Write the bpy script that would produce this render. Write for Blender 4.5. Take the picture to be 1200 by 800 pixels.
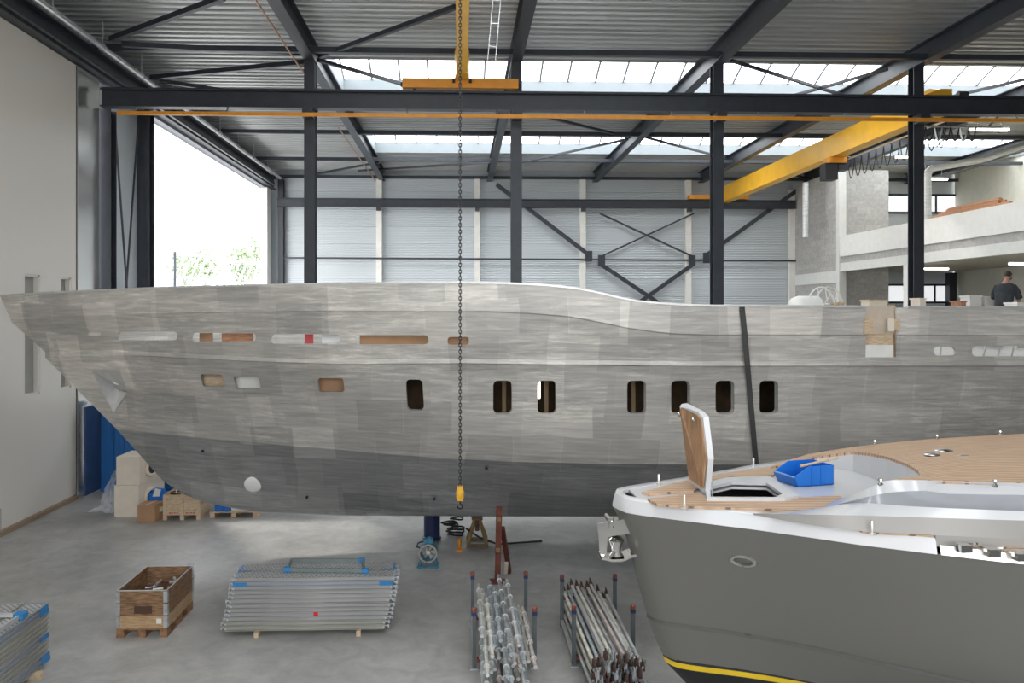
import bpy, bmesh, math, random
from mathutils import Vector, Matrix, Euler
random.seed(7)
for o in list(bpy.data.objects): bpy.data.objects.remove(o)
SC = bpy.context.scene
COL = SC.collection

# ------------------------------------------------------------------ camera
F_PX, PX0, PY0, CAM_H = 900.0, 570.0, 364.0, 5.2
PSI = math.atan(0.0337)
FW = (math.sin(PSI), math.cos(PSI)); RT = (math.cos(PSI), -math.sin(PSI))
cam = bpy.data.cameras.new('camera'); cam_o = bpy.data.objects.new('camera', cam); COL.objects.link(cam_o)
cam_o.location = (0, 0, CAM_H); cam_o.rotation_euler = (math.pi/2, 0, -PSI)
cam.sensor_fit = 'HORIZONTAL'; cam.sensor_width = 36; cam.lens = 36*F_PX/1200
cam.shift_x = (600-PX0)/1200; cam.shift_y = (PY0-400)/1200
cam.clip_end = 600
SC.camera = cam_o

# ------------------------------------------------------------------ sky and exposure
world = bpy.data.worlds.new('sky'); SC.world = world; world.use_nodes = True
bg = world.node_tree.nodes['Background']
bg.inputs[0].default_value = (0.97, 0.985, 1.0, 1); bg.inputs[1].default_value = 9.0
SUN_E = 3.2
sun = bpy.data.lights.new('sun', 'SUN'); sun.energy = SUN_E; sun.angle = math.radians(4.0); sun.color = (1, 0.95, 0.86)
sun_o = bpy.data.objects.new('sun', sun); COL.objects.link(sun_o)
sun_o.rotation_euler = Vector((0.45, -0.73, -0.58)).to_track_quat('-Z', 'Y').to_euler()
SC.view_settings.view_transform = 'Standard'; SC.view_settings.look = 'None'
SC.view_settings.exposure = -0.55; SC.view_settings.gamma = 1.0
SC.view_settings.use_curve_mapping = False
def portal(name, loc, rot, sx, sy):
    l = bpy.data.lights.new(name, 'AREA'); l.shape = 'RECTANGLE'; l.size = sx; l.size_y = sy
    l.cycles.is_portal = True
    o = bpy.data.objects.new(name, l); COL.objects.link(o); o.location = loc; o.rotation_euler = rot
    return o
# sampling portals lie in the openings: door, roof lights, added windows behind the camera
SKY_STRIPS = [(3.2, 7.0), (13.9, 17.7), (24.6, 28.4), (35.2, 39.0)]
for a, b in SKY_STRIPS:
    xe_ = 28.7 if a > 20 else 9.0
    portal('roof_light_portal', ((xe_-4.4)/2, (a+b)/2, 13.7), (0, 0, 0), xe_+4.4, b-a)
portal('gate_portal', (-10.8, 34.6, 6), (0, -math.pi/2, 0), 12, 16.2)
portal('rear_window_portal', (0.5, -6.1, 7.25), (math.pi/2, 0, 0), 19, 5.5)

# ------------------------------------------------------------------ picture geometry
def ray(px, py):
    u = (px-PX0)/F_PX; v = (PY0-py)/F_PX
    return Vector((FW[0]+u*RT[0], FW[1]+u*RT[1], v))
CAMP = Vector((0, 0, CAM_H))
def at_z(px, py, z):
    d = ray(px, py); return CAMP+d*((z-CAM_H)/d.z)
def at_Y(px, py, Y):
    d = ray(px, py); return CAMP+d*(Y/d.y)
def at_X(px, py, X):
    d = ray(px, py); return CAMP+d*(X/d.x)
def proj(p):
    dep = p[0]*FW[0]+p[1]*FW[1]; lat = p[0]*RT[0]+p[1]*RT[1]
    return PX0+F_PX*lat/dep, PY0-F_PX*(p[2]-CAM_H)/dep, dep
def interp(x, pts):
    if x <= pts[0][0]: return pts[0][1]
    for (x0, y0), (x1, y1) in zip(pts, pts[1:]):
        if x <= x1: return y0+(y1-y0)*(x-x0)/(x1-x0)
    return pts[-1][1]

# ------------------------------------------------------------------ materials
MATS = {}
def M(name, col, rough=0.55, metal=0.0, var=0.10, scale=4.0, bump=0.0, stretch=(1, 1, 1), rvar=0.1, detail=5, spec=0.5, col2=None, thr=(0.3, 0.7)):
    if name in MATS: return MATS[name]
    m = bpy.data.materials.new(name); m.use_nodes = True; nt = m.node_tree; N = nt.nodes; L = nt.links
    p = N['Principled BSDF']
    tc = N.new('ShaderNodeTexCoord'); mp = N.new('ShaderNodeMapping'); mp.inputs['Scale'].default_value = stretch
    L.new(tc.outputs['Object'], mp.inputs[0])
    nz = N.new('ShaderNodeTexNoise'); nz.inputs['Scale'].default_value = scale; nz.inputs['Detail'].default_value = detail
    L.new(mp.outputs[0], nz.inputs['Vector'])
    cr = N.new('ShaderNodeValToRGB'); cr.color_ramp.elements[0].position = thr[0]; cr.color_ramp.elements[1].position = thr[1]
    c2 = col2 if col2 else tuple(min(1, c*(1+var)) for c in col)
    c1 = col if col2 else tuple(c*(1-var) for c in col)
    cr.color_ramp.elements[0].color = (*c1, 1); cr.color_ramp.elements[1].color = (*c2, 1)
    L.new(nz.outputs['Fac'], cr.inputs[0]); L.new(cr.outputs[0], p.inputs['Base Color'])
    mr = N.new('ShaderNodeMapRange'); mr.inputs['To Min'].default_value = max(0.02, rough-rvar); mr.inputs['To Max'].default_value = min(1, rough+rvar)
    L.new(nz.outputs['Fac'], mr.inputs[0]); L.new(mr.outputs[0], p.inputs['Roughness'])
    p.inputs['Metallic'].default_value = metal
    p.inputs['Specular IOR Level'].default_value = spec
    if bump:
        b = N.new('ShaderNodeBump'); b.inputs['Strength'].default_value = bump; b.inputs['Distance'].default_value = 0.02
        L.new(nz.outputs['Fac'], b.inputs['Height']); L.new(b.outputs[0], p.inputs['Normal'])
    MATS[name] = m; return m
def nodes(m): return m.node_tree.nodes, m.node_tree.links, m.node_tree.nodes['Principled BSDF']
def emit(name, col, s):
    if name in MATS: return MATS[name]
    m = M(name, col, var=0.02); N, L, p = nodes(m)
    p.inputs['Emission Color'].default_value = (*col, 1); p.inputs['Emission Strength'].default_value = s
    return m
dark = M('dark_steel_paint', (0.030, 0.035, 0.045), 0.45, var=0.2, scale=3)
deckm = M('galvanised_roof_deck', (0.42, 0.43, 0.425), 0.42, 0.6, var=0.12, scale=1.2, stretch=(0.3, 3, 1))
claddm = M('wall_cladding', (0.58, 0.62, 0.65), 0.42, 0.25, var=0.05, scale=1)
creamcol = M('cream_column_paint', (0.74, 0.72, 0.67), 0.6, var=0.05)
yellow = M('crane_yellow', (0.82, 0.44, 0.03), 0.38, var=0.08, scale=2)
orange = M('crane_orange', (0.76, 0.30, 0.02), 0.45, var=0.1)
galv = M('galvanised_steel', (0.56, 0.58, 0.60), 0.40, 0.75, var=0.22, scale=14)
galv2 = M('worn_galvanised', (0.60, 0.61, 0.61), 0.5, 0.5, var=0.2, scale=5, stretch=(0.4, 0.4, 6))
bluetube = M('blue_tinted_tube', (0.46, 0.52, 0.56), 0.45, 0.45, var=0.2, scale=7)
pinktube = M('pinkish_worn_tube', (0.63, 0.55, 0.52), 0.5, 0.4, var=0.2, scale=7)
creamtube = M('cream_worn_tube', (0.70, 0.68, 0.60), 0.5, 0.3, var=0.2, scale=8)
rusty = M('rusty_steel', (0.12, 0.07, 0.055), 0.7, 0.3, var=0.5, scale=20)
redox = M('red_oxide_paint', (0.17, 0.05, 0.035), 0.6, var=0.3, scale=8)
capred = M('red_post_cap', (0.26, 0.07, 0.045), 0.7, var=0.3, scale=12)
blackm = M('black_rubber', (0.015, 0.015, 0.017), 0.6)
bluep = M('blue_paint', (0.03, 0.22, 0.52), 0.45, var=0.15)
bluepl = M('blue_plastic', (0.015, 0.17, 0.62), 0.35, var=0.06)
navy = M('navy_paint', (0.02, 0.03, 0.10), 0.4)
petrol = M('petrol_blue_enamel', (0.05, 0.20, 0.30), 0.5, var=0.3, scale=10)
white = M('white_gelcoat', (0.63, 0.635, 0.65), 0.16, var=0.003, rvar=0.0, detail=1)
whitep = M('white_paint', (0.78, 0.77, 0.74), 0.5, var=0.04)
chrome = M('polished_stainless', (0.72, 0.71, 0.69), 0.10, 1.0, var=0.05, rvar=0.05)
brushed = M('brushed_stainless', (0.60, 0.59, 0.57), 0.3, 1.0, var=0.1, scale=20)
carton = M('brown_cardboard', (0.42, 0.25, 0.14), 0.8, var=0.08)
boxcream = M('cream_board', (0.76, 0.68, 0.58), 0.7, var=0.05)
def wood(name, c1, c2, stretch, scale=6):
    return M(name, c1, 0.65, col2=c2, scale=scale, stretch=stretch, detail=8, thr=(0.35, 0.65), bump=0.15)
crate_w = wood('aged_crate_wood', (0.13, 0.065, 0.033), (0.32, 0.19, 0.10), (1.2, 1.2, 9))
crate_l = wood('fresh_crate_wood', (0.36, 0.22, 0.11), (0.52, 0.36, 0.21), (1.2, 1.2, 9))
pallet_w = wood('pallet_wood', (0.20, 0.10, 0.05), (0.33, 0.19, 0.10), (3, 3, 3))
pine = wood('pale_pine', (0.52, 0.38, 0.24), (0.68, 0.54, 0.38), (2, 2, 8))
lumber = wood('orange_lumber', (0.36, 0.16, 0.08), (0.55, 0.30, 0.17), (1, 6, 6))
concrete_block = M('concrete_blockwork', (0.42, 0.41, 0.395), 0.9, var=0.13, scale=6)
precast = M('precast_concrete', (0.66, 0.66, 0.63), 0.8, var=0.04)
lens_glow = emit('lamp_tube_glow', (1, 0.93, 0.80), 14.0)

# ------------------------------------------------------------------ mesh builder
class MB:
    def __init__(s): s.v = []; s.f = []
    def add(s, vs, fs):
        n = len(s.v); s.v += [Vector(v) for v in vs]; s.f += [tuple(i+n for i in f) for f in fs]; return s
    def box(s, a, b):
        x0, y0, z0 = a; x1, y1, z1 = b
        return s.add([(x0,y0,z0),(x1,y0,z0),(x1,y1,z0),(x0,y1,z0),(x0,y0,z1),(x1,y0,z1),(x1,y1,z1),(x0,y1,z1)],
                     [(0,3,2,1),(4,5,6,7),(0,1,5,4),(1,2,6,5),(2,3,7,6),(3,0,4,7)])
    def frame(s, p, q, up=(0, 0, 1)):
        d = (Vector(q)-Vector(p)); L = d.length; d = d/L; up = Vector(up)
        if abs(d.dot(up)) > 0.98: up = Vector((0, 1, 0)) if abs(d.y) < 0.9 else Vector((1, 0, 0))
        x = d.cross(up).normalized(); y = x.cross(d).normalized()
        return Vector(p), d, x, y, L
    def prof(s, p, q, pts, up=(0, 0, 1), cap=True):
        o, d, x, y, L = s.frame(p, q, up); n = len(pts)
        vs = [o+x*a+y*b for a, b in pts]+[o+d*L+x*a+y*b for a, b in pts]
        fs = [(i, (i+1) % n, (i+1) % n+n, i+n) for i in range(n)]
        if cap: fs += [tuple(range(n))[::-1], tuple(range(n, 2*n))]
        return s.add(vs, fs)
    def bar(s, p, q, w, h=None, up=(0, 0, 1)):
        h = w if h is None else h
        return s.prof(p, q, [(-w/2,-h/2),(w/2,-h/2),(w/2,h/2),(-w/2,h/2)], up)
    def tube(s, p, q, r, n=8, r2=None):
        o, d, x, y, L = s.frame(p, q); r2 = r if r2 is None else r2
        vs = [o+(x*math.cos(t)+y*math.sin(t))*r for t in [2*math.pi*i/n for i in range(n)]]
        vs += [o+d*L+(x*math.cos(t)+y*math.sin(t))*r2 for t in [2*math.pi*i/n for i in range(n)]]
        return s.add(vs, [(i, (i+1) % n, (i+1) % n+n, i+n) for i in range(n)]+[tuple(range(n))[::-1], tuple(range(n, 2*n))])
    def path(s, pts, r, n=6):
        for a, b in zip(pts, pts[1:]): s.tube(a, b, r, n)
        return s
    def ibeam(s, p, q, h, w, tf=0.03, tw=0.02, up=(0, 0, 1)):
        a, b = w/2, h/2
        P = [(-a,-b),(a,-b),(a,-b+tf),(tw/2,-b+tf),(tw/2,b-tf),(a,b-tf),(a,b),(-a,b),(-a,b-tf),(-tw/2,b-tf),(-tw/2,-b+tf),(-a,-b+tf)]
        o, d, x, y, L = s.frame(p, q, up); n = 12
        vs = [o+x*u+y*v for u, v in P]+[o+d*L+x*u+y*v for u, v in P]
        fs = [(i, (i+1) % n, (i+1) % n+n, i+n) for i in range(n)]
        for c in ((0,1,2,11),(10,3,4,9),(11,2,3,10),(8,5,6,7),(9,4,5,8)): fs += [c[::-1], tuple(i+n for i in c)]
        return s.add(vs, fs)
    def prism(s, poly, vec):
        n = len(poly); vec = Vector(vec); P = [Vector(p) for p in poly]
        return s.add(P+[p+vec for p in P], [tuple(range(n))[::-1], tuple(range(n, 2*n))]+[(i, (i+1) % n, (i+1) % n+n, i+n) for i in range(n)])
    def lathe(s, prof, n=16, c=(0, 0, 0), axis='z', cap=True):
        c = Vector(c); vs = []
        for r, h in prof:
            for i in range(n):
                t = 2*math.pi*i/n; a, b = r*math.cos(t), r*math.sin(t)
                vs.append(c+(Vector((a, b, h)) if axis == 'z' else Vector((a, h, b)) if axis == 'y' else Vector((h, a, b))))
        fs = []
        for k in range(len(prof)-1):
            for i in range(n): fs.append((k*n+i, k*n+(i+1) % n, (k+1)*n+(i+1) % n, (k+1)*n+i))
        if cap: fs += [tuple(range(n))[::-1], tuple(range((len(prof)-1)*n, len(prof)*n))]
        return s.add(vs, fs)
    def torus(s, c, R, r, axis='z', n=16, m=6):
        prof = [(R+r*math.cos(2*math.pi*k/m), r*math.sin(2*math.pi*k/m)) for k in range(m+1)]
        return s.lathe(prof, n, c, axis, cap=False)
    def ell(s, c, rx, ry, rz, n=12, m=7):
        prof = [(max(1e-3, math.sin(math.pi*k/m)), -math.cos(math.pi*k/m)) for k in range(m+1)]
        k0 = len(s.v); s.lathe(prof, n); c = Vector(c)
        for i in range(k0, len(s.v)): v = s.v[i]; s.v[i] = Vector((c.x+v.x*rx, c.y+v.y*ry, c.z+v.z*rz))
        return s
    def mesh(s, name, off=(0, 0, 0), smooth=False, recalc=True):
        off = Vector(off); me = bpy.data.meshes.new(name)
        me.from_pydata([tuple(v-off) for v in s.v], [], s.f)
        if recalc:
            bm = bmesh.new(); bm.from_mesh(me); bmesh.ops.recalc_face_normals(bm, faces=bm.faces); bm.to_mesh(me); bm.free()
        if smooth:
            me.shade_smooth(); me.set_sharp_from_angle(angle=math.radians(smooth if smooth > 1 else 35))
        return me
    def build(s, name, mat, parent=None, smooth=False):
        return link(name, s.mesh(name, origin_of(parent), smooth), mat, parent)
    def local(s, name, mat, parent, smooth=False):
        return link(name, s.mesh(name, (0, 0, 0), smooth), mat, parent)
def origin_of(o):
    t = Vector((0, 0, 0))
    while o is not None: t = t+o.location; o = o.parent
    return t
def link(name, me, mat, parent=None, loc=None):
    o = bpy.data.objects.new(name, me); COL.objects.link(o)
    if mat is not None and not me.materials: me.materials.append(mat)
    if parent is not None: o.parent = parent
    if loc is not None: o.location = loc
    return o
def thing(name, label, cat, loc=(0, 0, 0), group=None, rz=0):
    o = bpy.data.objects.new(name, None); COL.objects.link(o); o.empty_display_size = 0.2
    o.location = loc; o.rotation_euler = (0, 0, rz); tag(o, label, cat, group); return o
def tag(o, label, cat, group=None):
    o['label'] = label; o['category'] = cat
    if group: o['group'] = group
    return o
def struct(o, label=None):
    o['kind'] = 'structure'
    if label: o['label'] = label
    return o
def solo(mb, name, mat, label, cat, group=None, smooth=False, base=None):
    """one-mesh thing whose origin is the base centre of its mesh"""
    if base is None:
        xs = [v.x for v in mb.v]; ys = [v.y for v in mb.v]; zs = [v.z for v in mb.v]
        base = ((min(xs)+max(xs))/2, (min(ys)+max(ys))/2, min(zs))
    o = link(name, mb.mesh(name, base, smooth), mat, None, base); return tag(o, label, cat, group)
def copy_tree(o, parent=None):
    c = o.copy(); COL.objects.link(c); c.parent = parent
    for ch in list(o.children): copy_tree(ch, c)
    return c
def subpart(mb, name, mat, part, smooth=False):
    return link(name, mb.mesh(name, origin_of(part), smooth), mat, part)

# ================================================================== the hall
WX, RX, FX, BY, CYL = -10.65, 19.3, 28.9, 44.0, 23.0      # left wall, block wall, far right wall, back wall, column line
COLX = [-4.46, 1.67, 7.75, 13.9]
RAFX = [-4.46, 1.67, 7.75, 13.9, 20.0, 26.1]
ROOF_Z = 13.2

# floor: worn power-floated concrete
fl = M('concrete_floor', (0.415, 0.41, 0.40), 0.42, var=0.12, scale=0.6, rvar=0.14, detail=9)
N, L, p = nodes(fl)
nz2 = N.new('ShaderNodeTexNoise'); nz2.inputs['Scale'].default_value = 2.3; nz2.inputs['Detail'].default_value = 12; nz2.inputs['Roughness'].default_value = 0.68
nz2.inputs['Distortion'].default_value = 0.6
tc = N.new('ShaderNodeTexCoord'); L.new(tc.outputs['Object'], nz2.inputs['Vector'])
cr2 = N.new('ShaderNodeValToRGB'); cr2.color_ramp.elements[0].position = 0.36; cr2.color_ramp.elements[1].position = 0.66
cr2.color_ramp.elements[0].color = (0.80, 0.795, 0.785, 1); cr2.color_ramp.elements[1].color = (1.08, 1.075, 1.065, 1)
L.new(nz2.outputs['Fac'], cr2.inputs[0])
mx = N.new('ShaderNodeMixRGB'); mx.blend_type = 'MULTIPLY'; mx.inputs[0].default_value = 1
old = p.inputs['Base Color'].links[0].from_socket
L.new(old, mx.inputs[1]); L.new(cr2.outputs[0], mx.inputs[2]); L.new(mx.outputs[0], p.inputs['Base Color'])
struct(MB().box((WX-0.4, -6, -0.3), (FX+0.3, BY+0.3, 0)).build('floor', fl), 'grey power-floated concrete hall floor')
street = M('street_paving', (0.40, 0.40, 0.39), 0.9)
struct(MB().box((-140, -6, -0.35), (WX-0.4, 170, -0.05)).build('ground', street), 'pale paved yard outside the open gate')

# ---- left wall: huge sliding door leaf with slit windows, and the clad strip with cross bracing beyond it
leaf = M('door_leaf_paint', (0.72, 0.69, 0.64), 0.30, var=0.004, scale=0.4, rvar=0.0, detail=1)
def holed_wall_x(x0, x1, ys, zs, holes):
    """wall slab between x0 and x1 over the y,z rectangle with rectangular holes"""
    Y = sorted(set(list(ys)+[h for a in holes for h in a[:2]])); Z = sorted(set(list(zs)+[h for a in holes for h in a[2:]]))
    mb = MB()
    for i in range(len(Y)-1):
        k = 0
        while k < len(Z)-1:
            def free(kk):
                cy, cz = (Y[i]+Y[i+1])/2, (Z[kk]+Z[kk+1])/2
                return not any(a < cy < b and c < cz < d for a, b, c, d in holes)
            if not free(k): k += 1; continue
            e = k
            while e+1 < len(Z)-1 and free(e+1): e += 1
            mb.box((x0, Y[i], Z[k]), (x1, Y[i+1], Z[e+1])); k = e+1
    return mb
slits = [(16.05, 16.65, 3.1, 6.1), (17.45, 18.12, 3.1, 6.1), (19.15, 19.85, 3.1, 6.1), (20.85, 21.4, 3.1, 6.1)]
wl = struct(holed_wall_x(WX-0.2, WX, (-6, 21.65), (0.12, 12.0), slits+[(17.3, 18.2, 0.12, 0.62)]).build('wall_left', leaf), 'smooth light grey sliding gate leaf with tall slit windows')
for k, (a, b, c, d) in enumerate(slits):
    fr = struct(MB().box((WX-0.19, a, c), (WX-0.03, a+0.05, d)).box((WX-0.19, b-0.05, c), (WX-0.03, b, d)).box((WX-0.19, a, c), (WX-0.03, b, c+0.05)).box((WX-0.19, a, d-0.05), (WX-0.03, b, d)).build('window_%d' % (k+1), leaf))
    subpart(MB().box((WX-0.17, a+0.05, c+0.05), (WX-0.15, b-0.05, d-0.05)), 'pane', M('slit_glass', (0.30, 0.29, 0.26), 0.12, var=0.05), fr)
hw = struct(MB().box((WX-0.19, 17.3, 0.12), (WX-0.12, 18.2, 0.62)).box((WX-0.12, 18.14, 0.12), (WX-0.002, 18.2, 0.62)).build('door_1', M('hatch_grey', (0.45, 0.45, 0.44), 0.4)), 'small grey hatch low in the sliding gate leaf')
struct(MB().box((WX-0.2, 21.655, 0.0), (WX-0.02, 21.70, 12.0)).build('trim_3', blackm), 'black strip standing for the dark gap at the end of the gate leaf')  # dark strip painting the shade in the gap past the leaf
tr = struct(MB().box((WX-0.05, -6, 0), (WX+0.10, 21.6, 0.10)).build('trim_1', M('floor_guide_wood', (0.30, 0.22, 0.15), 0.7)), 'brown floor guide along the sliding gate leaf')
struct(MB().box((WX-0.5, -6, 12.0), (WX-0.25, BY, 13.4)).build('trim_2', dark), 'dark steel fascia above the gate leaf')
# the rest of the left wall, outside the opening
struct(MB().box((WX-0.42, 23.3, 0), (WX-0.27, 26.42, 12.0)).box((WX-0.35, 42.7, 0), (WX-0.2, BY+0.2, 12.0)).build('wall_gate_side', claddm), 'ribbed grey cladding beside the open gate')
# shiny edge panel of the second leaf
solo(MB().box((WX-0.15, 21.7, 0.0), (WX+0.03, 22.35, 12.0)).box((WX-0.15, 22.37, 0.0), (WX+0.02, 22.98, 12.0)), 'gate_edge_panel', M('mill_finish_sheet', (0.74, 0.73, 0.71), 0.20, 0.9, var=0.12, scale=0.9), 'tall shiny bare metal panel at the end of the grey gate leaf', 'panel')
def column(name, x, y, z1, label, w=0.30, h=0.30, mat=dark, group=None, base=True):
    t = thing(name, label, 'column', (x, y, 0), group)
    MB().ibeam((x, y, 0.03), (x, y, z1), h, w, 0.03, 0.025, up=(0, 1, 0)).build('shaft', mat, t)
    if base: MB().box((x-w*0.75, y-h*0.75, 0), (x+w*0.75, y+h*0.75, 0.03)).build('base_plate', mat, t)
    return t
column('gate_post', WX+0.10, 23.35, 11.2, 'dark steel post beside the shiny bare metal gate panel', 0.35, 0.4)
column('gate_post', WX-0.05, 26.5, 12.0, 'dark steel gate post on the near side of the daylight opening', 0.4, 0.42)
solo(MB().box((WX-0.3, 42.5, 0), (WX+0.05, 43.35, 12.0)), 'gate_jamb', whitep, 'pale jamb on the far side of the daylight opening', 'jamb')
for k, (a, b, n) in enumerate([((24.0, 11.3), (25.9, 0.6), 'rising to the column line'), ((24.0, 0.6), (25.9, 11.3), 'rising to the gate post')]):
    solo(MB().bar((WX+0.0-0.06*k, a[0], max(a[1], 0) if a[1] > 1 else 0.02), (WX-0.06*k, b[0], b[1] if b[1] > 1 else 0.02), 0.05), 'wind_brace', dark, 'thin diagonal rod on the grey strip beside the gate, '+n, 'brace')
# gate head girder with the rail tubes
g = thing('gate_head_girder', 'dark steel girder carrying the sliding gate along the left wall', 'girder', (WX, 22, 12.0))
MB().ibeam((WX+0.1, -6, 12.35), (WX+0.1, BY-0.2, 12.35), 0.62, 0.34).build('upper_beam', dark, g)
MB().box((WX-0.22, 21.7, 11.95), (WX-0.02, BY-0.2, 12.05)).build('lower_rail', M('gate_rail_grey', (0.20, 0.21, 0.25), 0.5), g)
MB().bar((WX+0.42, -6, 12.15), (WX+0.42, BY-1.5, 12.15), 0.10, 0.16).build('side_channel', dark, g)
solo(MB().tube((WX+0.75, -5, 12.48), (WX+0.75, 42.5, 12.48), 0.085, 10), 'roof_pipe', M('zinc_pipe', (0.62, 0.63, 0.64), 0.3, 0.8), 'silver pipe running under the roof along the gate girder', 'pipe', smooth=30)
for k in range(9):
    y = 19+k*2.6
    solo(MB().bar((WX+0.75, y, 12.56), (WX+0.75, y, 13.2), 0.03).torus((WX+0.75, y, 12.48), 0.095, 0.015, 'y', 12, 5), 'pipe_hanger', galv, 'small bracket holding the silver roof pipe', 'bracket', 'pipe hangers')

# ---- back wall of ribbed sandwich panels
ribm = M('ribbed_panel', (0.55, 0.585, 0.61), 0.40, 0.3, var=0.06, scale=0.5)
N, L, p = nodes(ribm)
tc = N.new('ShaderNodeTexCoord'); wv = N.new('ShaderNodeTexWave'); wv.bands_direction = 'Z'; wv.inputs['Scale'].default_value = 3.2
L.new(tc.outputs['Object'], wv.inputs['Vector']); bp = N.new('ShaderNodeBump'); bp.inputs['Strength'].default_value = 0.5; bp.inputs['Distance'].default_value = 0.03
L.new(wv.outputs['Fac'], bp.inputs['Height']); L.new(bp.outputs[0], p.inputs['Normal'])
BCX = [-10.45, -4.62, 0.95, 7.0, 13.1, 19.15]
wb = struct(MB().box((WX-0.3, BY+0.12, 0), (FX+0.3, BY+0.3, 13.4)).build('wall_back', claddm), 'back wall of light grey ribbed panels')
me = MB().box((0, 0, 0), (1, 0.08, 0.985)).mesh('panel'); me.materials.append(ribm)
for k in range(5):
    for r in range(13):
        o = link('panel', me, None, wb, (BCX[k]+0.02, BY+0.03, 0.02+r)); o.scale = (BCX[k+1]-BCX[k]-0.04, 1, 1)
me2 = MB().box((0, 0, 0), (1, 0.08, 0.985)).mesh('panel'); me2.materials.append(ribm)
for k, x in enumerate(BCX):
    if k == 0: continue
    nm = ['first', 'second', 'third', 'fourth', 'fifth', 'sixth'][k-1]
    solo(MB().box((x-0.16, BY-0.32, 0), (x+0.16, BY-0.02, 12.75 if k < 5 else 12.2)), 'wall_column', creamcol, 'cream painted column on the back wall, %s from the gate' % nm, 'column', 'back wall columns')
column('gate_post', WX+0.55, BY-0.35, 12.6, 'dark steel corner post where the back wall meets the gate', 0.3, 0.3)
YB = BY-0.42
def bw(px, py): return at_Y(px, py, YB)
def beam_px(name, label, a, b, w, h=None, cat='beam', Y=None, mat=dark, group=None):
    Y = YB if Y is None else Y
    return solo(MB().bar(at_Y(a[0], a[1], Y), at_Y(b[0], b[1], Y), w, h, up=(0, 1, 0)), name, mat, label, cat, group)
rear = thing('crane_runway_beam', 'dark crane runway beam along the back wall', 'beam', (4, YB, 11.1))
MB().ibeam((WX+0.4, YB-0.15, 11.27), (RX-0.1, YB-0.15, 11.27), 0.46, 0.3).build('girder', dark, rear)
MB().box((WX+0.4, YB-0.19, 11.50), (RX-0.1, YB-0.11, 11.53)).build('crane_rail', dark, rear)
for x in BCX[1:5]: MB().box((x-0.12, YB-0.2, 10.85), (x+0.12, YB+0.1, 11.04)).build('corbel', dark, rear)
beam_px('wall_rail', 'thin dark rail across the back wall below the runway beam', (332, 302), (936, 305.5), 0.10, 0.06, 'rail')
BR = [((582, 216), (692, 300), 0.22, 'long brace descending to the third cream column'),
      ((703, 250), (813, 301), 0.09, 'thin upper cross brace falling to the right'), ((703, 301), (813, 250), 0.09, 'thin upper cross brace rising to the right'),
      ((703, 309), (775, 357), 0.22, 'thick lower cross brace falling to the right'), ((813, 309), (745, 357), 0.22, 'thick lower cross brace rising to the right'),
      ((826, 300), (934, 223), 0.22, 'brace rising to the concrete block wall')]
for i, (a, b, w, n) in enumerate(BR):
    beam_px('wall_brace', 'dark steel %s on the back wall' % n, a, b, w, 0.12, 'brace', Y=YB+0.05+0.03*(i % 2))
for i, (px, py) in enumerate([(690, 300), (705, 305), (811, 305), (828, 302)]):
    c = bw(px, py); solo(MB().box((c.x-0.2, YB-0.02, c.z-0.3), (c.x+0.2, YB+0.04, c.z+0.3)), 'gusset_plate', dark, 'dark gusset plate joining the back wall braces, %s from the gate' % ['first', 'second', 'third', 'fourth'][i], 'plate', 'gusset plates')

# ---- main column line with runway beam
for i, x in enumerate(COLX):
    column('steel_column', x, CYL, 12.6, 'tall dark steel hall column behind the bare metal hull, %s from the gate' % ['first', 'second', 'third', 'fourth'][i], 0.32, 0.32, group='main hall columns')
run = thing('crane_runway_beam', 'long dark crane runway beam across the hall on the column brackets', 'beam', (4, CYL, 11.1))
YR = CYL-0.34
MB().ibeam((WX+0.25, YR, 11.36), (FX-0.2, YR, 11.36), 0.52, 0.32, 0.035).build('girder', dark, run)
MB().box((WX+0.25, YR-0.05, 11.62), (FX-0.2, YR+0.05, 11.68)).build('crane_rail', dark, run)
for x in COLX: MB().box((x-0.15, CYL-0.5, 10.85), (x+0.15, CYL-0.165, 11.1)).build('bracket', dark, run)
con = thing('conductor_rail', 'orange conductor rail hung below the long runway beam', 'rail', (4, YR, 10.9))
MB().box((WX+0.8, YR-0.3, 10.83), (FX-0.3, YR-0.22, 10.93)).build('rail', orange, con)
for k in range(15): MB().bar((WX+1.3+k*2.6, YR-0.26, 10.93), (WX+1.3+k*2.6, YR-0.1, 11.1), 0.03).build('hanger', galv, con)

# ---- roof: rafters, struts, braces, corrugated deck, roof lights
for i, x in enumerate(RAFX):
    solo(MB().ibeam((x, -6, 12.9), (x, BY+0.1, 12.9), 0.6, 0.32, 0.035), 'roof_beam', dark, 'dark steel roof beam running towards the back wall, %s from the gate' % ['first', 'second', 'third', 'fourth', 'fifth', 'sixth'][i], 'beam', 'roof beams')
XS = [WX-0.2]+RAFX+[FX+0.2]
for k, Y in enumerate([22.5, 32.8, 38.6, 43.7, 12.0]):
    for i in range(len(XS)-1):
        if k == 4: continue
        solo(MB().bar((XS[i]+0.03, Y, 12.78), (XS[i+1]-0.03, Y, 12.78), 0.16), 'roof_strut', dark,
             'dark horizontal roof strut %s, %s bay from the gate' % (['above the main runway beam', 'between the two roof lights', 'behind the farther roof light', 'on top of the back wall'][k], ['first', 'second', 'third', 'fourth', 'fifth', 'sixth', 'seventh'][i]), 'strut', 'roof struts')
def roof_brace(a, b, n, r=0.05, z=12.78):
    p, q = at_z(*a, z), at_z(*b, z); solo(MB().bar(p, q, 2*r), 'roof_brace', dark, 'diagonal roof brace '+n, 'brace')
roof_brace((130, 46), (262, -3), 'at the top left above the gate pipe', 0.07)
roof_brace((143, 52), (358, 63), 'nearly level, left of the first roof beam', 0.07)
roof_brace((177, 91), (357, 73), 'rising from the gate girder to the first roof beam', 0.07)
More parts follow.
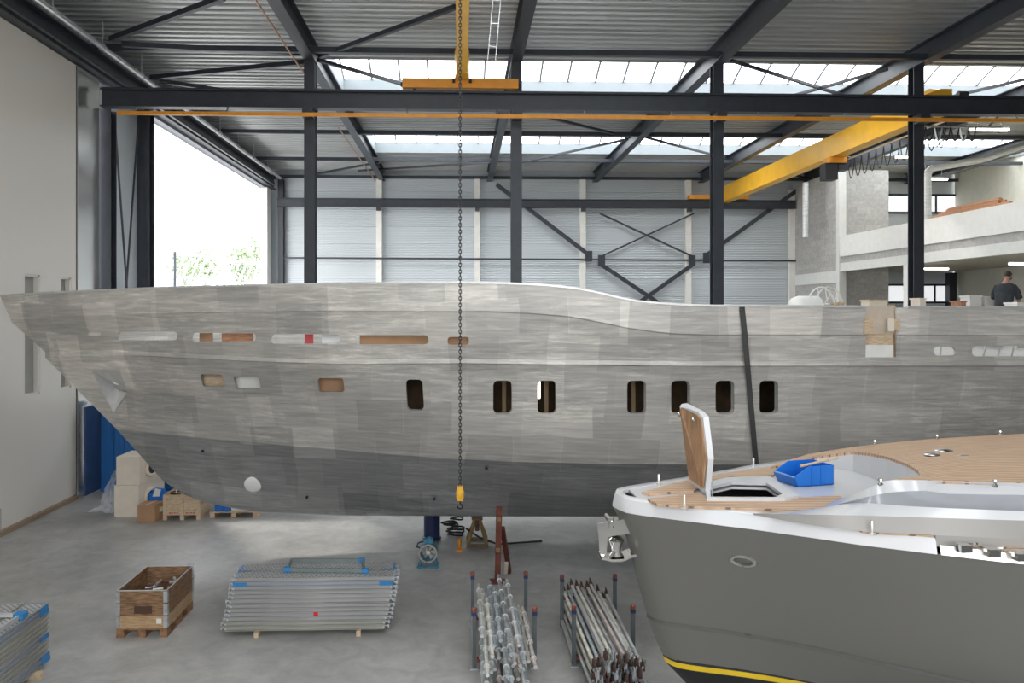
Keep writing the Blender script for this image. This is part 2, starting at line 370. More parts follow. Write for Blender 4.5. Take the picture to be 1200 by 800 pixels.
roof_brace((187, 95), (318, 114), 'falling from the gate girder behind the runway beam', 0.06)
roof_brace((372, 70), (512, 110), 'crossing the first bright roof light behind the yellow crane')
roof_brace((375, 66), (534, 8), 'rising to the yellow crane girder at the top', 0.06)
roof_brace((857, 71), (1012, 119), 'falling across the first roof light beside the fourth column', 0.045)
roof_brace((905, 119), (1040, 81), 'rising across the first roof light beside the fourth column', 0.045)
roof_brace((1095, 118), (1205, 92), 'across the first roof light at the right edge', 0.045)
roof_brace((612, 190), (735, 163), 'rising pale across the second roof light', 0.045)
roof_brace((640, 137), (738, 161), 'above the second roof light to the third roof beam')
roof_brace((757, 161), (850, 185), 'right of the third roof beam across the second roof light', 0.045)
roof_brace((420, 200), (575, 190), 'near the back wall between first and second roof beam')
roof_brace((342, 209), (445, 190), 'near the back wall left of the first roof beam')
roof_brace((905, 199), (960, 212), 'near the back wall right of the fourth column')
ceil = struct(MB().box((WX-0.5, -6.2, 13.36), (FX+0.4, SKY_STRIPS[0][0]-0.06, 13.45)).build('ceiling', dark), 'corrugated galvanised roof deck with roof lights')
def deck(x0, x1, y0, y1):
    mb = MB(); pit = 0.36; y = y0; pr = []
    while y < y1-0.05:
        pr += [(y, ROOF_Z), (y+0.15, ROOF_Z), (y+0.20, ROOF_Z+0.12), (y+0.31, ROOF_Z+0.12)]; y += pit
    pr.append((y1, ROOF_Z)); pr = [q for q in pr if q[0] <= y1]
    n = len(pr); vs = [(x0, a, b) for a, b in pr]+[(x1, a, b) for a, b in pr]
    mb.add(vs, [(i, i+1, n+i+1, n+i) for i in range(n-1)]); return mb
edges = [-6.2]+[e for s in SKY_STRIPS for e in s]+[BY+0.15]
for i in range(len(XS)-1):
    x0, x1 = XS[i]+0.01, XS[i+1]-0.01
    segs = [(-6.2, BY+0.15)] if i == 0 else [(edges[0], edges[5]), (edges[6], edges[7]), (edges[8], edges[9])] if i >= 3 else [(edges[2*k], edges[2*k+1]) for k in range(5)]
    for (a, b) in segs:
        n = max(1, round((b-a)/7.2)); 
        for q in range(n):
            deck(x0, x1, a+(b-a)*q/n, a+(b-a)*(q+1)/n-0.002).build('roof_sheet', deckm, ceil)
pane_m = bpy.data.materials.new('opal_glazing'); pane_m.use_nodes = True
N, L, p = nodes(pane_m)
tr_ = N.new('ShaderNodeBsdfTransparent'); tr_.inputs[0].default_value = (0.93, 0.96, 0.97, 1)
tl_ = N.new('ShaderNodeBsdfTranslucent'); tl_.inputs[0].default_value = (0.9, 0.92, 0.93, 1)
nz = N.new('ShaderNodeTexNoise'); nz.inputs['Scale'].default_value = 2
mr = N.new('ShaderNodeMapRange'); mr.inputs['To Min'].default_value = 0.10; mr.inputs['To Max'].default_value = 0.25
ms = N.new('ShaderNodeMixShader'); L.new(nz.outputs['Fac'], mr.inputs[0]); L.new(mr.outputs[0], ms.inputs[0])
L.new(tr_.outputs[0], ms.inputs[1]); L.new(tl_.outputs[0], ms.inputs[2]); L.new(ms.outputs[0], N['Material Output'].inputs['Surface'])
curbm = M('roof_light_kerb', (0.27, 0.30, 0.32), 0.6, var=0.03)
alu = M('glazing_bar', (0.35, 0.36, 0.38), 0.5, 0.3)
for si, (a, b) in enumerate(SKY_STRIPS):
    t = thing('roof_light', 'continuous glazed roof light strip %s' % ['nearest the camera end', 'just out of view over the hull', 'right above the runway beam', 'in front of the back wall'][si], 'roof light', ((XS[1]+XS[-1])/2, (a+b)/2, 13.3))
    x0, x1 = XS[1]+0.17, (XS[-1]-0.3 if a > 20 else XS[3]-0.1)
    MB().box((x0, a-0.05, 13.2), (x1, a, 13.72)).build('kerb', curbm, t); MB().box((x0, b, 13.2), (x1, b+0.05, 13.72)).build('kerb', curbm, t)
    MB().box((x0-0.05, a, 13.2), (x0, b, 13.8)).build('end_kerb', curbm, t); MB().box((x1, a, 13.2), (x1+0.05, b, 13.8)).build('end_kerb', curbm, t)
    arc = [(a+(b-a)*k/8, 13.72+0.55*math.sin(math.pi*k/8)) for k in range(9)]
    n = round((x1-x0)/1.05); w = (x1-x0)/n; oc = origin_of(t)
    vs = [(0.03, y, z) for y, z in arc]+[(w-0.03, y, z) for y, z in arc]
    pm = MB().add(vs, [(i, i+1, i+10, i+9) for i in range(8)]).mesh('pane', (0, oc.y, oc.z)); pm.materials.append(pane_m)
    bb = MB(); 
    for q0, q1 in zip(arc, arc[1:]): bb.bar((0, *q0), (0, *q1), 0.07, 0.07)
    bm_ = bb.mesh('glazing_bar', (0, oc.y, oc.z)); bm_.materials.append(alu)
    for k in range(n+1):
        if k < n: link('pane', pm, None, t, (x0+k*w-oc.x, 0, 0))
        link('glazing_bar', bm_, None, t, (x0+k*w-oc.x, 0, 0))

# ---- wall behind the camera with an unseen window band added to light the hull, and right side of the hall
wf = MB()
for a, b in [((-11, 0), (30, 4.5)), ((-11, 10), (30, 13.4)), ((-11, 4.5), (-9, 10)), ((10, 4.5), (30, 10))]: wf.box((a[0], -6.3, a[1]), (b[0], -6.0, b[1]))
struct(wf.build('wall_front', claddm), 'hall end wall behind the camera with an added wide window band')
struct(MB().box((FX, -6, 0), (FX+0.3, BY, 13.4)).build('wall_right', M('cream_wall_paint', (0.80, 0.78, 0.68), 0.7, var=0.04)), 'cream painted far right wall')
blockm = concrete_block
N, L, p = nodes(blockm)
tc = N.new('ShaderNodeTexCoord'); sx = N.new('ShaderNodeSeparateXYZ'); cx = N.new('ShaderNodeCombineXYZ'); ad = N.new('ShaderNodeMath')
L.new(tc.outputs['Object'], sx.inputs[0]); ad.operation = 'ADD'; L.new(sx.outputs['X'], ad.inputs[0]); L.new(sx.outputs['Y'], ad.inputs[1])
L.new(ad.outputs[0], cx.inputs['X']); L.new(sx.outputs['Z'], cx.inputs['Y'])
bk = N.new('ShaderNodeTexBrick'); bk.inputs['Scale'].default_value = 1; bk.inputs['Brick Width'].default_value = 0.9; bk.inputs['Row Height'].default_value = 0.3; bk.inputs['Mortar Size'].default_value = 0.012
bk.inputs['Color1'].default_value = (0.90, 0.90, 0.90, 1); bk.inputs['Color2'].default_value = (1.05, 1.04, 1.02, 1); bk.inputs['Mortar'].default_value = (0.86, 0.86, 0.86, 1)
L.new(cx.outputs[0], bk.inputs['Vector']); mx = N.new('ShaderNodeMixRGB'); mx.blend_type = 'MULTIPLY'; mx.inputs[0].default_value = 1
L.new(p.inputs['Base Color'].links[0].from_socket, mx.inputs[1]); L.new(bk.outputs['Color'], mx.inputs[2]); L.new(mx.outputs[0], p.inputs['Base Color'])
Y9, Y8 = 38.7, 33.6
wr = struct(MB().box((RX, Y9, 0), (RX+0.25, BY, 12.4)).build('wall_block', blockm), 'grey concrete block wall of the side building')
wr2 = MB().box((RX+0.31, Y9-0.02, 0), (RX+2.65, Y9+0.23, 7.49)).box((RX+0.31, Y9-0.02, 7.91), (RX+2.65, Y9+0.23, 12.4)).build('wall_block_return', blockm); struct(wr2, 'grey block wall facing the camera under and above the gallery')
solo(MB().box((RX-0.06, Y9+0.03, 6.65), (RX-0.002, BY-0.45, 7.25)), 'concrete_band', precast, 'pale concrete band along the concrete block wall', 'concrete band')
solo(MB().box((RX-0.06, Y9-0.278, 0), (RX+0.3, Y9+0.02, 12.4)), 'corner_column', precast, 'pale concrete corner column at the block wall edge', 'column')
gal = thing('gallery', 'concrete gallery with pale parapet on the right side of the hall', 'gallery', (RX+4, 20, 7))
MB().box((RX, 2, 7.2), (RX+0.3, Y9-0.28, 7.62)).build('edge_beam', precast, gal)
MB().box((RX+0.05, 2, 7.62), (RX+0.3, Y9-0.28, 7.95)).build('slab_edge', concrete_block, gal)
MB().box((RX-0.02, 2, 7.95), (RX+0.18, Y9-0.285, 8.98)).build('parapet', whitep, gal)
MB().box((RX+0.31, 2, 7.5), (FX-0.02, BY-0.02, 7.9)).build('floor_slab', M('slab_soffit', (0.50, 0.46, 0.38), 0.8), gal)
MB().box((RX+0.05, 32.6, 0), (RX+0.4, 32.95, 7.2)).build('post', whitep, gal)
MB().box((RX+0.05, 20.6, 0), (RX+0.4, 20.95, 7.2)).build('post', whitep, gal)
# windows in the rear wall of the side building, panes glow in place of daylight
def back_window(n, px0, px1, py0, py1, bars, lab):
    a, b = at_Y(px0, py1, BY), at_Y(px1, py0, BY)
    w = struct(MB().box((a.x-0.12, BY-0.1, a.z-0.12), (b.x+0.12, BY+0.0, a.z)).box((a.x-0.12, BY-0.1, b.z), (b.x+0.12, BY, b.z+0.12)).box((a.x-0.12, BY-0.1, a.z), (a.x, BY, b.z)).box((b.x, BY-0.1, a.z), (b.x+0.12, BY, b.z)).build('window_%d' % n, dark), lab)
    xs = [a.x+(b.x-a.x)*k/bars for k in range(bars+1)]
    for x0, x1 in zip(xs, xs[1:]):
        subpart(MB().box((x0+0.05, BY-0.04, a.z), (x1-0.05, BY-0.02, b.z)), 'pane', emit('glowing_obscure_glass', (0.95, 0.97, 1.0), 1.1), w)
    for x0 in xs[1:-1]: subpart(MB().box((x0-0.05, BY-0.09, a.z), (x0+0.05, BY-0.01, b.z)), 'mullion', dark, w)
back_window(5, 1040, 1124, 230, 248, 3, 'window band high above the gallery')
back_window(6, 1040, 1122, 335, 353, 3, 'window band on the lower floor beyond the gallery')
solo(MB().box((28.28, BY-0.5, 0), (28.7, BY-0.1, 7.4)), 'downstand_column', dark, 'dark column in the lower room beside the window', 'column')
solo(MB().tube(at_Y(945, 214, 40.0)+Vector((-0.05, 0, 0)), at_Y(945, 278, 40.0)+Vector((-0.05, 0, 0)), 0.16, 12), 'wall_duct', galv2, 'vertical galvanised duct on the concrete block wall', 'duct', smooth=30)
pts = [at_Y(1087, 258, 33.5), at_Y(1087, 203, 33.5), at_Y(1092, 197, 33.5), at_Y(1150, 187, 33.5), at_Y(1215, 165, 33.5)]
solo(MB().path(pts, 0.16, 10), 'ventilation_duct', galv2, 'bent galvanised duct rising from the gallery to the roof', 'duct', smooth=30)
for i, (a, b, z, n) in enumerate([((1136, 152), (1182, 152), 12.6, 'high right, just under the orange rail'), ((1050, 184), (1070, 184), 12.4, 'left of the fourth column under the roof'), ((1078, 210), (1110, 210), 12.2, 'above the gallery window'), ((1078, 315), (1111, 315), 7.1, 'in the lower room under the gallery'), ((1183, 309), (1230, 310), 7.1, 'in the lower room above the man')]):
    Yl = {0: 30, 1: 33.5, 2: 40, 3: 37, 4: 31}[i]
    p, q = at_Y(*a, Yl), at_Y(*b, Yl); q.z = p.z
    t = thing('strip_light', 'white tube strip light '+n, 'lamp', (p+q)/2)
    MB().bar(p+Vector((0, 0, 0.07)), q+Vector((0, 0, 0.07)), 0.16, 0.06).build('housing', whitep, t)
    MB().bar(p, q, 0.12, 0.07).build('tube', lens_glow, t)
    for f_ in (0.2, 0.8):
        h_ = p.lerp(q, f_); MB().bar(h_+Vector((0, 0, 0.1)), (h_.x, h_.y, 13.21 if h_.z > 9 else 7.51), 0.02).build('suspension', galv, t)
for i in range(9):   # lumber on the gallery
    x = RX+0.15+0.09*(i % 3); 
    solo(MB().box((x, 26.6+0.3*(i % 2)+0.25*i/3, 9.0+0.10*(i//3)), (x+0.08, 31.0-0.5*(i//3)+0.22*(i % 3), 9.09+0.10*(i//3))), 'lumber_board', lumber, 'reddish board in the lumber pile on the gallery parapet', 'board', 'lumber on the gallery')
solo(MB().bar((RX+0.1, 23.0, 9.03), (RX+0.12, 25.5, 9.05), 0.12, 0.1), 'lumber_board', lumber, 'single reddish board end on the parapet at the right edge', 'board')

# ================================================================== cranes
# near bridge crane: girder over the camera, end truck on the main runway beam
cr = thing('bridge_crane', 'yellow overhead crane girder over the hall with an orange end truck', 'crane', (0.06, YR, 11.68))
gx = at_Y(541.5, 104, 22.2).x
MB().box((gx-0.15, -5.5, 11.95), (gx+0.15, YR-0.25, 12.75)).build('girder', yellow, cr)
MB().prism([(gx-0.15, YR-0.95, 11.93), (gx+0.15, YR-0.95, 11.93), (gx+0.22, YR-0.25, 11.93), (gx-0.22, YR-0.25, 11.93)], (0, 0, 0.8)).build('girder_end', yellow, cr)
ex0, ex1 = at_Y(472, 108, YR).x, at_Y(607, 108, YR).x
MB().box((ex0, YR-0.18, 11.72), (ex1, YR+0.18, 12.0)).build('end_truck', orange, cr)
for x in (ex0+0.35, ex1-0.35): MB().lathe([(0.06, -0.05), (0.06, 0.05)], 14, (x, YR, 11.735), 'y').build('wheel', blackm, cr)
for x in (ex0-0.06, ex1): MB().box((x, YR-0.06, 11.8), (x+0.06, YR+0.06, 11.9)).build('buffer', blackm, cr)
for x in (gx-0.28, gx+0.2): MB().box((x, YR-0.3, 11.86), (x+0.08, YR-0.18, 11.96)).build('bolt_plate', blackm, cr)
hoistY = 12.0
MB().box((gx-0.3, hoistY-0.5, 11.45), (gx+0.3, hoistY+0.5, 11.93)).build('hoist', M('hoist_grey', (0.15, 0.15, 0.16), 0.5), cr)
# chain with real links
ch = thing('hoist_chain', 'long steel chain with a yellow hook block hanging in front of the hull', 'chain', (gx, hoistY, 2.0))
top, bot = at_Y(539.5, 0, hoistY), at_Y(539, 568, hoistY)
cx0 = (top.x+bot.x)/2
chm = M('chain_steel', (0.14, 0.14, 0.14), 0.4, 0.8, var=0.3, scale=20)
lk = MB(); lp = 0.052
prof = [(0.018, -0.022), (0.018, 0.022), (0, 0.038), (-0.018, 0.022), (-0.018, -0.022), (0, -0.038)]
z = bot.z; k = 0; CH = MB()
while z < 11.5:
    pts = [(a, 0, b) if k % 2 == 0 else (0, a, b) for a, b in prof]
    P = [Vector((cx0+a, hoistY+b, z+c)) for a, b, c in pts]
    for a, b in zip(P, P[1:]+P[:1]): CH.tube(a, b, 0.0075, 4)
    z += lp; k += 1
co = CH.build('chain', chm, ch); co['kind'] = 'stuff'
hb = MB().box((cx0-0.045, hoistY-0.05, bot.z-0.24), (cx0+0.045, hoistY+0.05, bot.z-0.02)).lathe([(0.05, -0.02), (0.065, 0.0), (0.065, 0.1), (0.05, 0.12)], 10, (cx0, hoistY, bot.z-0.2)).build('hook_block', yellow, ch, 40)
hk = [(cx0, hoistY, bot.z-0.24), (cx0, hoistY, bot.z-0.29), (cx0+0.035, hoistY, bot.z-0.33), (cx0+0.02, hoistY, bot.z-0.37), (cx0-0.03, hoistY, bot.z-0.365), (cx0-0.04, hoistY, bot.z-0.33)]
MB().path(hk, 0.012).build('hook', blackm, ch)
# small aerial-like ladder bracket right of the girder
lad = thing('cable_ladder', 'light metal cable ladder hanging from the roof beside the yellow girder', 'ladder', at_Y(580, 40, 18.8))
a0, a1, b0, b1 = [at_Y(x, y, 18.8) for x, y in ((578, -4), (571, 76), (587, -4), (580, 78))]
MB().bar(a0, a1, 0.016).build('rail', galv, lad); MB().bar(b0, b1, 0.016).build('rail', galv, lad)
for k in (0, 3, 6, 8): MB().bar(a0.lerp(a1, (k+.5)/9), b0.lerp(b1, (k+.5)/9), 0.018).build('rung', galv, lad)
# rear bridge crane
rc = thing('bridge_crane', 'yellow box girder crane crossing the rear bay towards the back wall', 'crane', (15.0, 34, 11.3))
gx2 = 15.0
MB().box((gx2-0.2, CYL+0.75, 11.38), (gx2+0.2, YB-0.35, 12.2)).build('girder', yellow, rc)
MB().box((gx2-0.25, CYL+0.75, 11.33), (gx2+0.25, YB-0.35, 11.38)).build('bottom_flange', yellow, rc)
MB().prism([(gx2-0.2, CYL+0.75, 11.5), (gx2-0.2, CYL+0.75, 12.2), (gx2-0.2, CYL+0.30, 12.05), (gx2-0.2, CYL+0.30, 11.5)], (0.4, 0, 0)).build('girder_end', yellow, rc)
for Y, z_ in ((YB-0.15, 11.54), (CYL+0.42, 11.52)):
    MB().box((gx2-0.3-1.7, Y-0.15, z_+0.02), (gx2-0.3+1.75, Y+0.15, z_+0.26)).build('end_truck', orange, rc)
    for s in (-1.85, 1.25): MB().lathe([(0.05, -0.05), (0.05, 0.05)], 12, (gx2+s, Y, z_+0.05), 'y').build('wheel', blackm, rc)
MB().prism([(gx2-0.9, CYL+0.25, 11.78), (gx2+0.2, CYL+0.25, 11.78), (gx2+0.2, CYL+0.25, 12.06), (gx2-0.15, CYL+0.25, 12.06)], (0, 0.05, 0)).build('drive_cover', yellow, rc)
MB().lathe([(0.10, 0), (0.10, 0.3)], 10, (gx2+0.5, CYL+0.45, 11.95), 'x').box((gx2+0.3, CYL+0.3, 11.78), (gx2+1.0, CYL+0.55, 11.86)).build('drive_motor', dark, rc)
tr_o = thing('crane_hoist', 'black hoist trolley hanging under the yellow rear crane girder', 'hoist', (gx2, 30.3, 10.4))
MB().box((gx2-0.35, 30.0, 11.08), (gx2+0.35, 30.6, 11.32)).build('trolley', orange, tr_o)
MB().box((gx2-0.5, 30.05, 10.42), (gx2+0.0, 30.55, 11.08)).build('motor', blackm, tr_o); MB().box((gx2+0.05, 30.1, 10.8), (gx2+0.45, 30.5, 11.08)).build('gearbox', dark, tr_o)
fe = thing('festoon_cable', 'row of black festoon cable loops beside the yellow rear crane girder', 'cable', (gx2+0.55, 27, 11.3))
for k in range(12):
    y0 = CYL+1.0+k*0.52; zt = 11.22
    pts = [(gx2+0.5, y0+0.52*t, zt-0.75*math.sin(math.pi*t)**0.8) for t in [i/8 for i in range(9)]]
    MB().path(pts, 0.018, 5).build('loop', blackm, fe)
MB().bar((gx2+0.5, CYL+0.9, 11.27), (gx2+0.5, CYL+7.4, 11.27), 0.05).build('track', galv, fe)
for y_ in (CYL+1.2, CYL+7): MB().bar((gx2+0.5, y_, 11.3), (gx2+0.24, y_, 11.36), 0.03).build('bracket', galv, fe)
fe2 = thing('festoon_cable', 'short row of cable loops with white hooks right of the fourth column', 'cable', (15.5, CYL+0.6, 10.7))
for k in range(7):
    x0 = 14.3+k*0.27
    pts = [(x0+0.27*t, CYL+0.6, 10.95-0.42*math.sin(math.pi*t)) for t in [i/6 for i in range(7)]]
    MB().path(pts, 0.025, 5).build('loop', [blackm, blackm, galv][k % 3], fe2)
MB().bar((14.1, CYL+0.6, 10.98), (17, CYL+0.6, 10.98), 0.05).build('track', galv, fe2)
for x in (14.3, 16.6): MB().bar((x, CYL+0.6, 11.0), (x, CYL-0.1, 11.36), 0.04).build('bracket', dark, fe2)
cb = at_Y(298, 0, 18.0)
solo(MB().path([at_z(298, -2, 12.6), at_z(360, 92, 12.6), at_z(368, 100, 12.6)], 0.03, 6), 'copper_pipe', M('copper_pipe', (0.42, 0.24, 0.15), 0.4, 0.6), 'thin copper-brown pipe slanting under the roof left of the first roof beam', 'pipe')
solo(MB().path([at_z(397, 150, 12.6), at_z(440, 212, 12.6)], 0.03, 6), 'copper_pipe', M('copper_pipe', (0.42, 0.24, 0.15), 0.4, 0.6), 'thin copper-brown pipe beyond the runway beam near the back wall', 'pipe')

# ================================================================== outside the gate
outm = M('yard_steel', (0.30, 0.33, 0.36), 0.6)
br = thing('lattice_bridge', 'pale steel lattice bridge seen in the haze outside the gate', 'bridge', (-20, 52, 0))
A = at_Y(150, 289, 50); B = at_Y(345, 314, 62)
for dz in (0, -1.6, -2.6):
    for dy in (0, 1.6): MB().bar(A+Vector((0, dy, dz)), B+Vector((0, dy, dz)), 0.14).build('chord', outm, br)
for k in range(12):
    p0 = A.lerp(B, k/12); p1 = A.lerp(B, (k+1)/12)
    for dy in (0, 1.6): MB().bar(p0+Vector((0, dy, -2.6)), p1+Vector((0, dy, 0)), 0.09).build('diagonal', outm, br)
    if k % 4 == 0:
        MB().bar(p0+Vector((0, 0.8, -2.6)), (p0.x, p0.y+0.8, -0.05), 0.3).build('leg', outm, br)
pl = at_Y(205, 295, 46)
solo(MB().tube((pl.x, pl.y, -0.05), pl, 0.08, 8), 'yard_pole', dark, 'thin dark pole standing outside the gate', 'pole')
bl = at_Y(182, 264, 110); bl2 = at_Y(213, 264, 110)
bt = thing('far_building', 'pale far building beyond the lattice bridge', 'building', ((bl.x+bl2.x)/2, 115, -0.05))
MB().box((bl.x-4, 110, -0.05), (bl2.x, 122, bl.z)).build('wall', whitep, bt); MB().box((bl.x-4.2, 109.8, bl.z), (bl2.x+0.2, 122.2, bl.z+0.3)).build('roof', outm, bt)
leafm = M('hazy_leaves', (0.30, 0.36, 0.24), 0.7, var=0.4, scale=0.8)
barkm = M('bark', (0.28, 0.25, 0.22), 0.9)
def tree(px, pytop, Y, wpx, lab):
    c = at_Y(px, pytop, Y); R = wpx/2*Y/900
    t = thing('tree', lab, 'tree', (c.x, Y, -0.05)); h = c.z
    MB().tube((c.x, Y, -0.05), (c.x, Y, h-R), 0.4, 8, 0.2).build('trunk', barkm, t)
    mb = MB(); rnd = random.Random(px)
    blobs = [(Vector((rnd.uniform(-.6, .6)*R, rnd.uniform(-.6, .6)*R, h-R*0.55-rnd.uniform(0, 1.3)*R)), R*rnd.uniform(.4, .6)) for _ in range(12)]
    for k in range(1500):
        bc, r = blobs[k % 12]; d = Vector((rnd.gauss(0, 1), rnd.gauss(0, 1), rnd.gauss(0, 1))).normalized()*r*rnd.uniform(.75, 1.02)
        q = Vector((c.x, Y, 0))+bc+d; u = Vector((rnd.gauss(0, 1), rnd.gauss(0, 1), rnd.gauss(0, 1))).normalized(); w = u.orthogonal().normalized(); s = R*0.075
        mb.add([q+u*s, q+w*s*.6, q-u*s, q-w*s*.6], [(0, 1, 2, 3)])
    o = link('foliage', mb.mesh('foliage', origin_of(t), False, False), leafm, t); o['kind'] = 'stuff'
tree(292, 268, 95, 62, 'larger hazy green tree outside the gate near the pale jamb')
tree(240, 279, 78, 50, 'smaller hazy tree outside the gate left of the larger one')
tree(322, 285, 100, 50, 'hazy tree outside the gate partly hidden by the pale jamb')
tree(214, 292, 110, 40, 'low hazy tree outside the gate beside the pale far building')

# ================================================================== bare metal motor yacht hull
HY, XE = 17.0, 17.5                    # centre plane, stern
def stem(px, py): p = at_Y(px, py, HY); return p.x, p.z
BOT = [(190, 562), (201, 570), (218, 579), (236, 586), (251, 590), (298, 599), (400, 603), (600, 604), (1300, 604)]
LPX = {
 0: [(0,347),(50,344),(100,341.5),(200,337.5),(300,335),(400,333),(500,332),(550,332),(600,333),(650,335.5),(690,341),(720,348.5),(745,353.5),(780,357),(830,359),(1200,361)],
 1: [(13,376),(100,370.5),(200,367.5),(300,365.5),(400,365),(567,365),(617,367),(667,371),(700,377),(733,384),(767,389),(800,392),(850,392.5),(1200,393)],
 2: [(53,416),(100,414),(160,414.5),(220,417),(300,421),(400,424),(533,423),(800,426),(1200,426)],
 3: [(137,503),(167,505.5),(250,514),(400,527),(467,533),(533,537.5),(600,541),(720,543.5),(1200,546)],
 4: BOT, 5: [(218,580),(236,587),(251,591),(298,600),(400,604),(600,605),(1300,605)]}
START = {0: (0, 347), 1: (13, 376), 2: (53, 416), 3: (137, 503), 4: (190, 562), 5: (218, 580)}
X0 = {k: stem(*v)[0] for k, v in START.items()}
BM = {0: (4.15, 15.0, 2.3), 1: (4.10, 15.0, 2.3), 2: (4.02, 15.0, 2.2), 3: (3.72, 15.5, 1.9), 4: (2.45, 17.0, 1.6), 5: (0, 1, 1)}
def hb(k, X):
    B, E, p = BM[k]; t = min(max((X-X0[k])/E, 0), 1); return B*(1-(1-t)**p)
def lpt(k, X):
    b = hb(k, X); px, py, dep = proj((X, HY-b, 5)); return b, CAM_H+(PY0-interp(px, LPX[k]))*dep/F_PX
NS = 96
def section(s):
    """list of (X, b, z) down one station"""
    pts = {}
    for k in range(6):
        X = X0[k]+(XE-X0[k])*s**1.35; b, z = lpt(k, X); pts[k] = Vector((X, b, z))
    out = []
    def seg(a, b, n, e=False): 
        for i in range(n): out.append(a.lerp(b, i/n))
    f = min(max((s-0.13)/0.12, 0), 1); g = min(1, s*30)
    k1 = pts[1]; st = Vector((0, 0.022*g, 0))
    seg(pts[0], k1+st+Vector((0, 0, .012)), 3); out.append(k1+st+Vector((0, 0, .012))); out.append(k1-Vector((0, 0, .012)))
    k2 = pts[2]; r = Vector((0, 0.075*f*g, 0))
    up = Vector((0, 0, 1))
    for i in range(1, 4): out.append((k1-up*.012).lerp(k2+up*.07, i/4))
    out += [k2+up*.07, k2+up*.045*1+r, k2-up*.03+r, k2-up*.05]
    lo = k2-up*.05
    for i in range(1, 8): out.append(lo.lerp(pts[3], i/8)-Vector((0, min(0.10, 0.22*lo.lerp(pts[3], i/8).y)*math.sin(math.pi*i/8)*max(0, 1-s*2.2), 0)))
    out.append(pts[3])
    P0, P1, P2 = pts[3], pts[4], pts[5]
    for i in range(1, 6):
        t = i/6; q = P0.lerp(P1, t); bul = Vector((0, 0.05, -0.03))*math.sin(math.pi*t)*g*min(1, max(0, s-0.10)*2.5); out.append(q+bul)
    out.append(P1)
    for i in range(1, 5): out.append(P1.lerp(P2, i/4))
    return out
SECS = [section((i/NS)) for i in range(NS+1)]
def row_at(j, X):
    prev = None
    for sec in SECS:
        v = sec[j]
        if v.x >= X:
            if prev is None: return None if v.x-X > 0.02 else (v.y, v.z)
            t = (X-prev.x)/max(1e-9, v.x-prev.x); return (prev.y+(v.y-prev.y)*t, prev.z+(v.z-prev.z)*t)
        prev = v
    return (prev.y, prev.z)
def hull_b(X, z):
    best = [q for q in (row_at(j, X) for j in range(len(SECS[0]))) if q is not None]
    if not best: return 0
    best.sort(key=lambda q: q[1])
    if z <= best[0][1]: return best[0][0]
    for (b0, z0), (b1, z1) in zip(best, best[1:]):
        if z <= z1: return b0+(b1-b0)*(z-z0)/max(1e-6, z1-z0)
    return best[-1][0]
def surf(px, py):
    Y = HY-2
    for _ in range(25):
        p = at_Y(px, py, Y); Y = 0.5*Y+0.5*(HY-hull_b(p.x, p.z))
    return at_Y(px, py, Y)
bm = bmesh.new(); rows = []
for sec in SECS:
    near = [bm.verts.new((v.x, HY-v.y, v.z)) for v in sec]; far = [bm.verts.new((v.x, HY+v.y, v.z)) for v in sec]; rows.append((near, far))
for i in range(NS):
    for side in (0, 1):
        a, b = rows[i][side], rows[i+1][side]
        for j in range(len(a)-1):
            f = (a[j], a[j+1], b[j+1], b[j]) if side == 0 else (a[j], b[j], b[j+1], a[j+1])
            bm.faces.new(f)
n = len(SECS[0])
for j in range(n-1):   # transom
    bm.faces.new((rows[NS][0][j], rows[NS][0][j+1], rows[NS][1][j+1], rows[NS][1][j]))
bmesh.ops.remove_doubles(bm, verts=bm.verts, dist=0.004)
bmesh.ops.dissolve_degenerate(bm, edges=bm.edges, dist=0.002)
bmesh.ops.recalc_face_normals(bm, faces=bm.faces)
nrm = sum((f.normal.y for f in bm.faces if f.calc_center_median().y < HY-2), 0.0)
if nrm > 0: bmesh.ops.reverse_faces(bm, faces=bm.faces)
hm = bpy.data.meshes.new('hull_raw'); bm.to_mesh(hm); bm.free()
tmp = bpy.data.objects.new('hull_tmp', hm); COL.objects.link(tmp)
# openings: rounded outlines in picture pixels carried onto the plating
def rrect(x0, x1, y0, y1, r, n=4, skew=0):
    P = []
    for cx_, cy_, a0 in ((x1-r, y0+r, -90), (x1-r, y1-r, 0), (x0+r, y1-r, 90), (x0+r, y0+r, 180)):
        for k in range(n+1):
            a = math.radians(a0+90*k/n); yy = cy_+r*math.sin(a); P.append((cx_+r*math.cos(a)+skew*(yy-y0)/(y1-y0), yy))
    return P
SLITS = [rrect(103,118,387,393.5,2.5), rrect(138,208,388.5,398.5,4.5), rrect(224.5,300,390,400,4.5), rrect(318,398,391.5,402.5,4.5), rrect(416,502,392.5,403.5,4.5), rrect(524.5,549.5,394.5,404,3.5)]
PORTS = [rrect(234,260,438.5,452.5,2,skew=4), rrect(273.5,303,440.5,455.5,2,skew=3), rrect(372,402,443,459,3,skew=2), rrect(475.5,495,444.5,480.5,5,skew=2)]
PORTS += [rrect(x, x+22, 446, 484.5, 5.5) for x in (578, 630, 735, 786.5, 838.5, 890)]
RIGHT = [[(1014, 350), (1050, 350), (1050, 418.5), (1014, 418.5)], rrect(1094,1119.5,406,416.5,5), rrect(1139,1262,405.5,417.5,5)]
POCKET = [(107, 433), (140, 433), (149, 460), (133, 484)]
cut = MB()
def cutter(poly, fwd=0.35, back=0.5):
    P = [surf(*q) for q in poly]; y0 = min(p.y for p in P)-back; y1 = max(p.y for p in P)+fwd
    cut.prism([(p.x, y0, p.z) for p in P], (0, y1-y0, 0)); return P
for q in SLITS+PORTS+RIGHT: cutter(q)
cutter(POCKET, 0.05, 0.3)
cm = cut.mesh('cut'); cto = bpy.data.objects.new('cut_tmp', cm); COL.objects.link(cto)
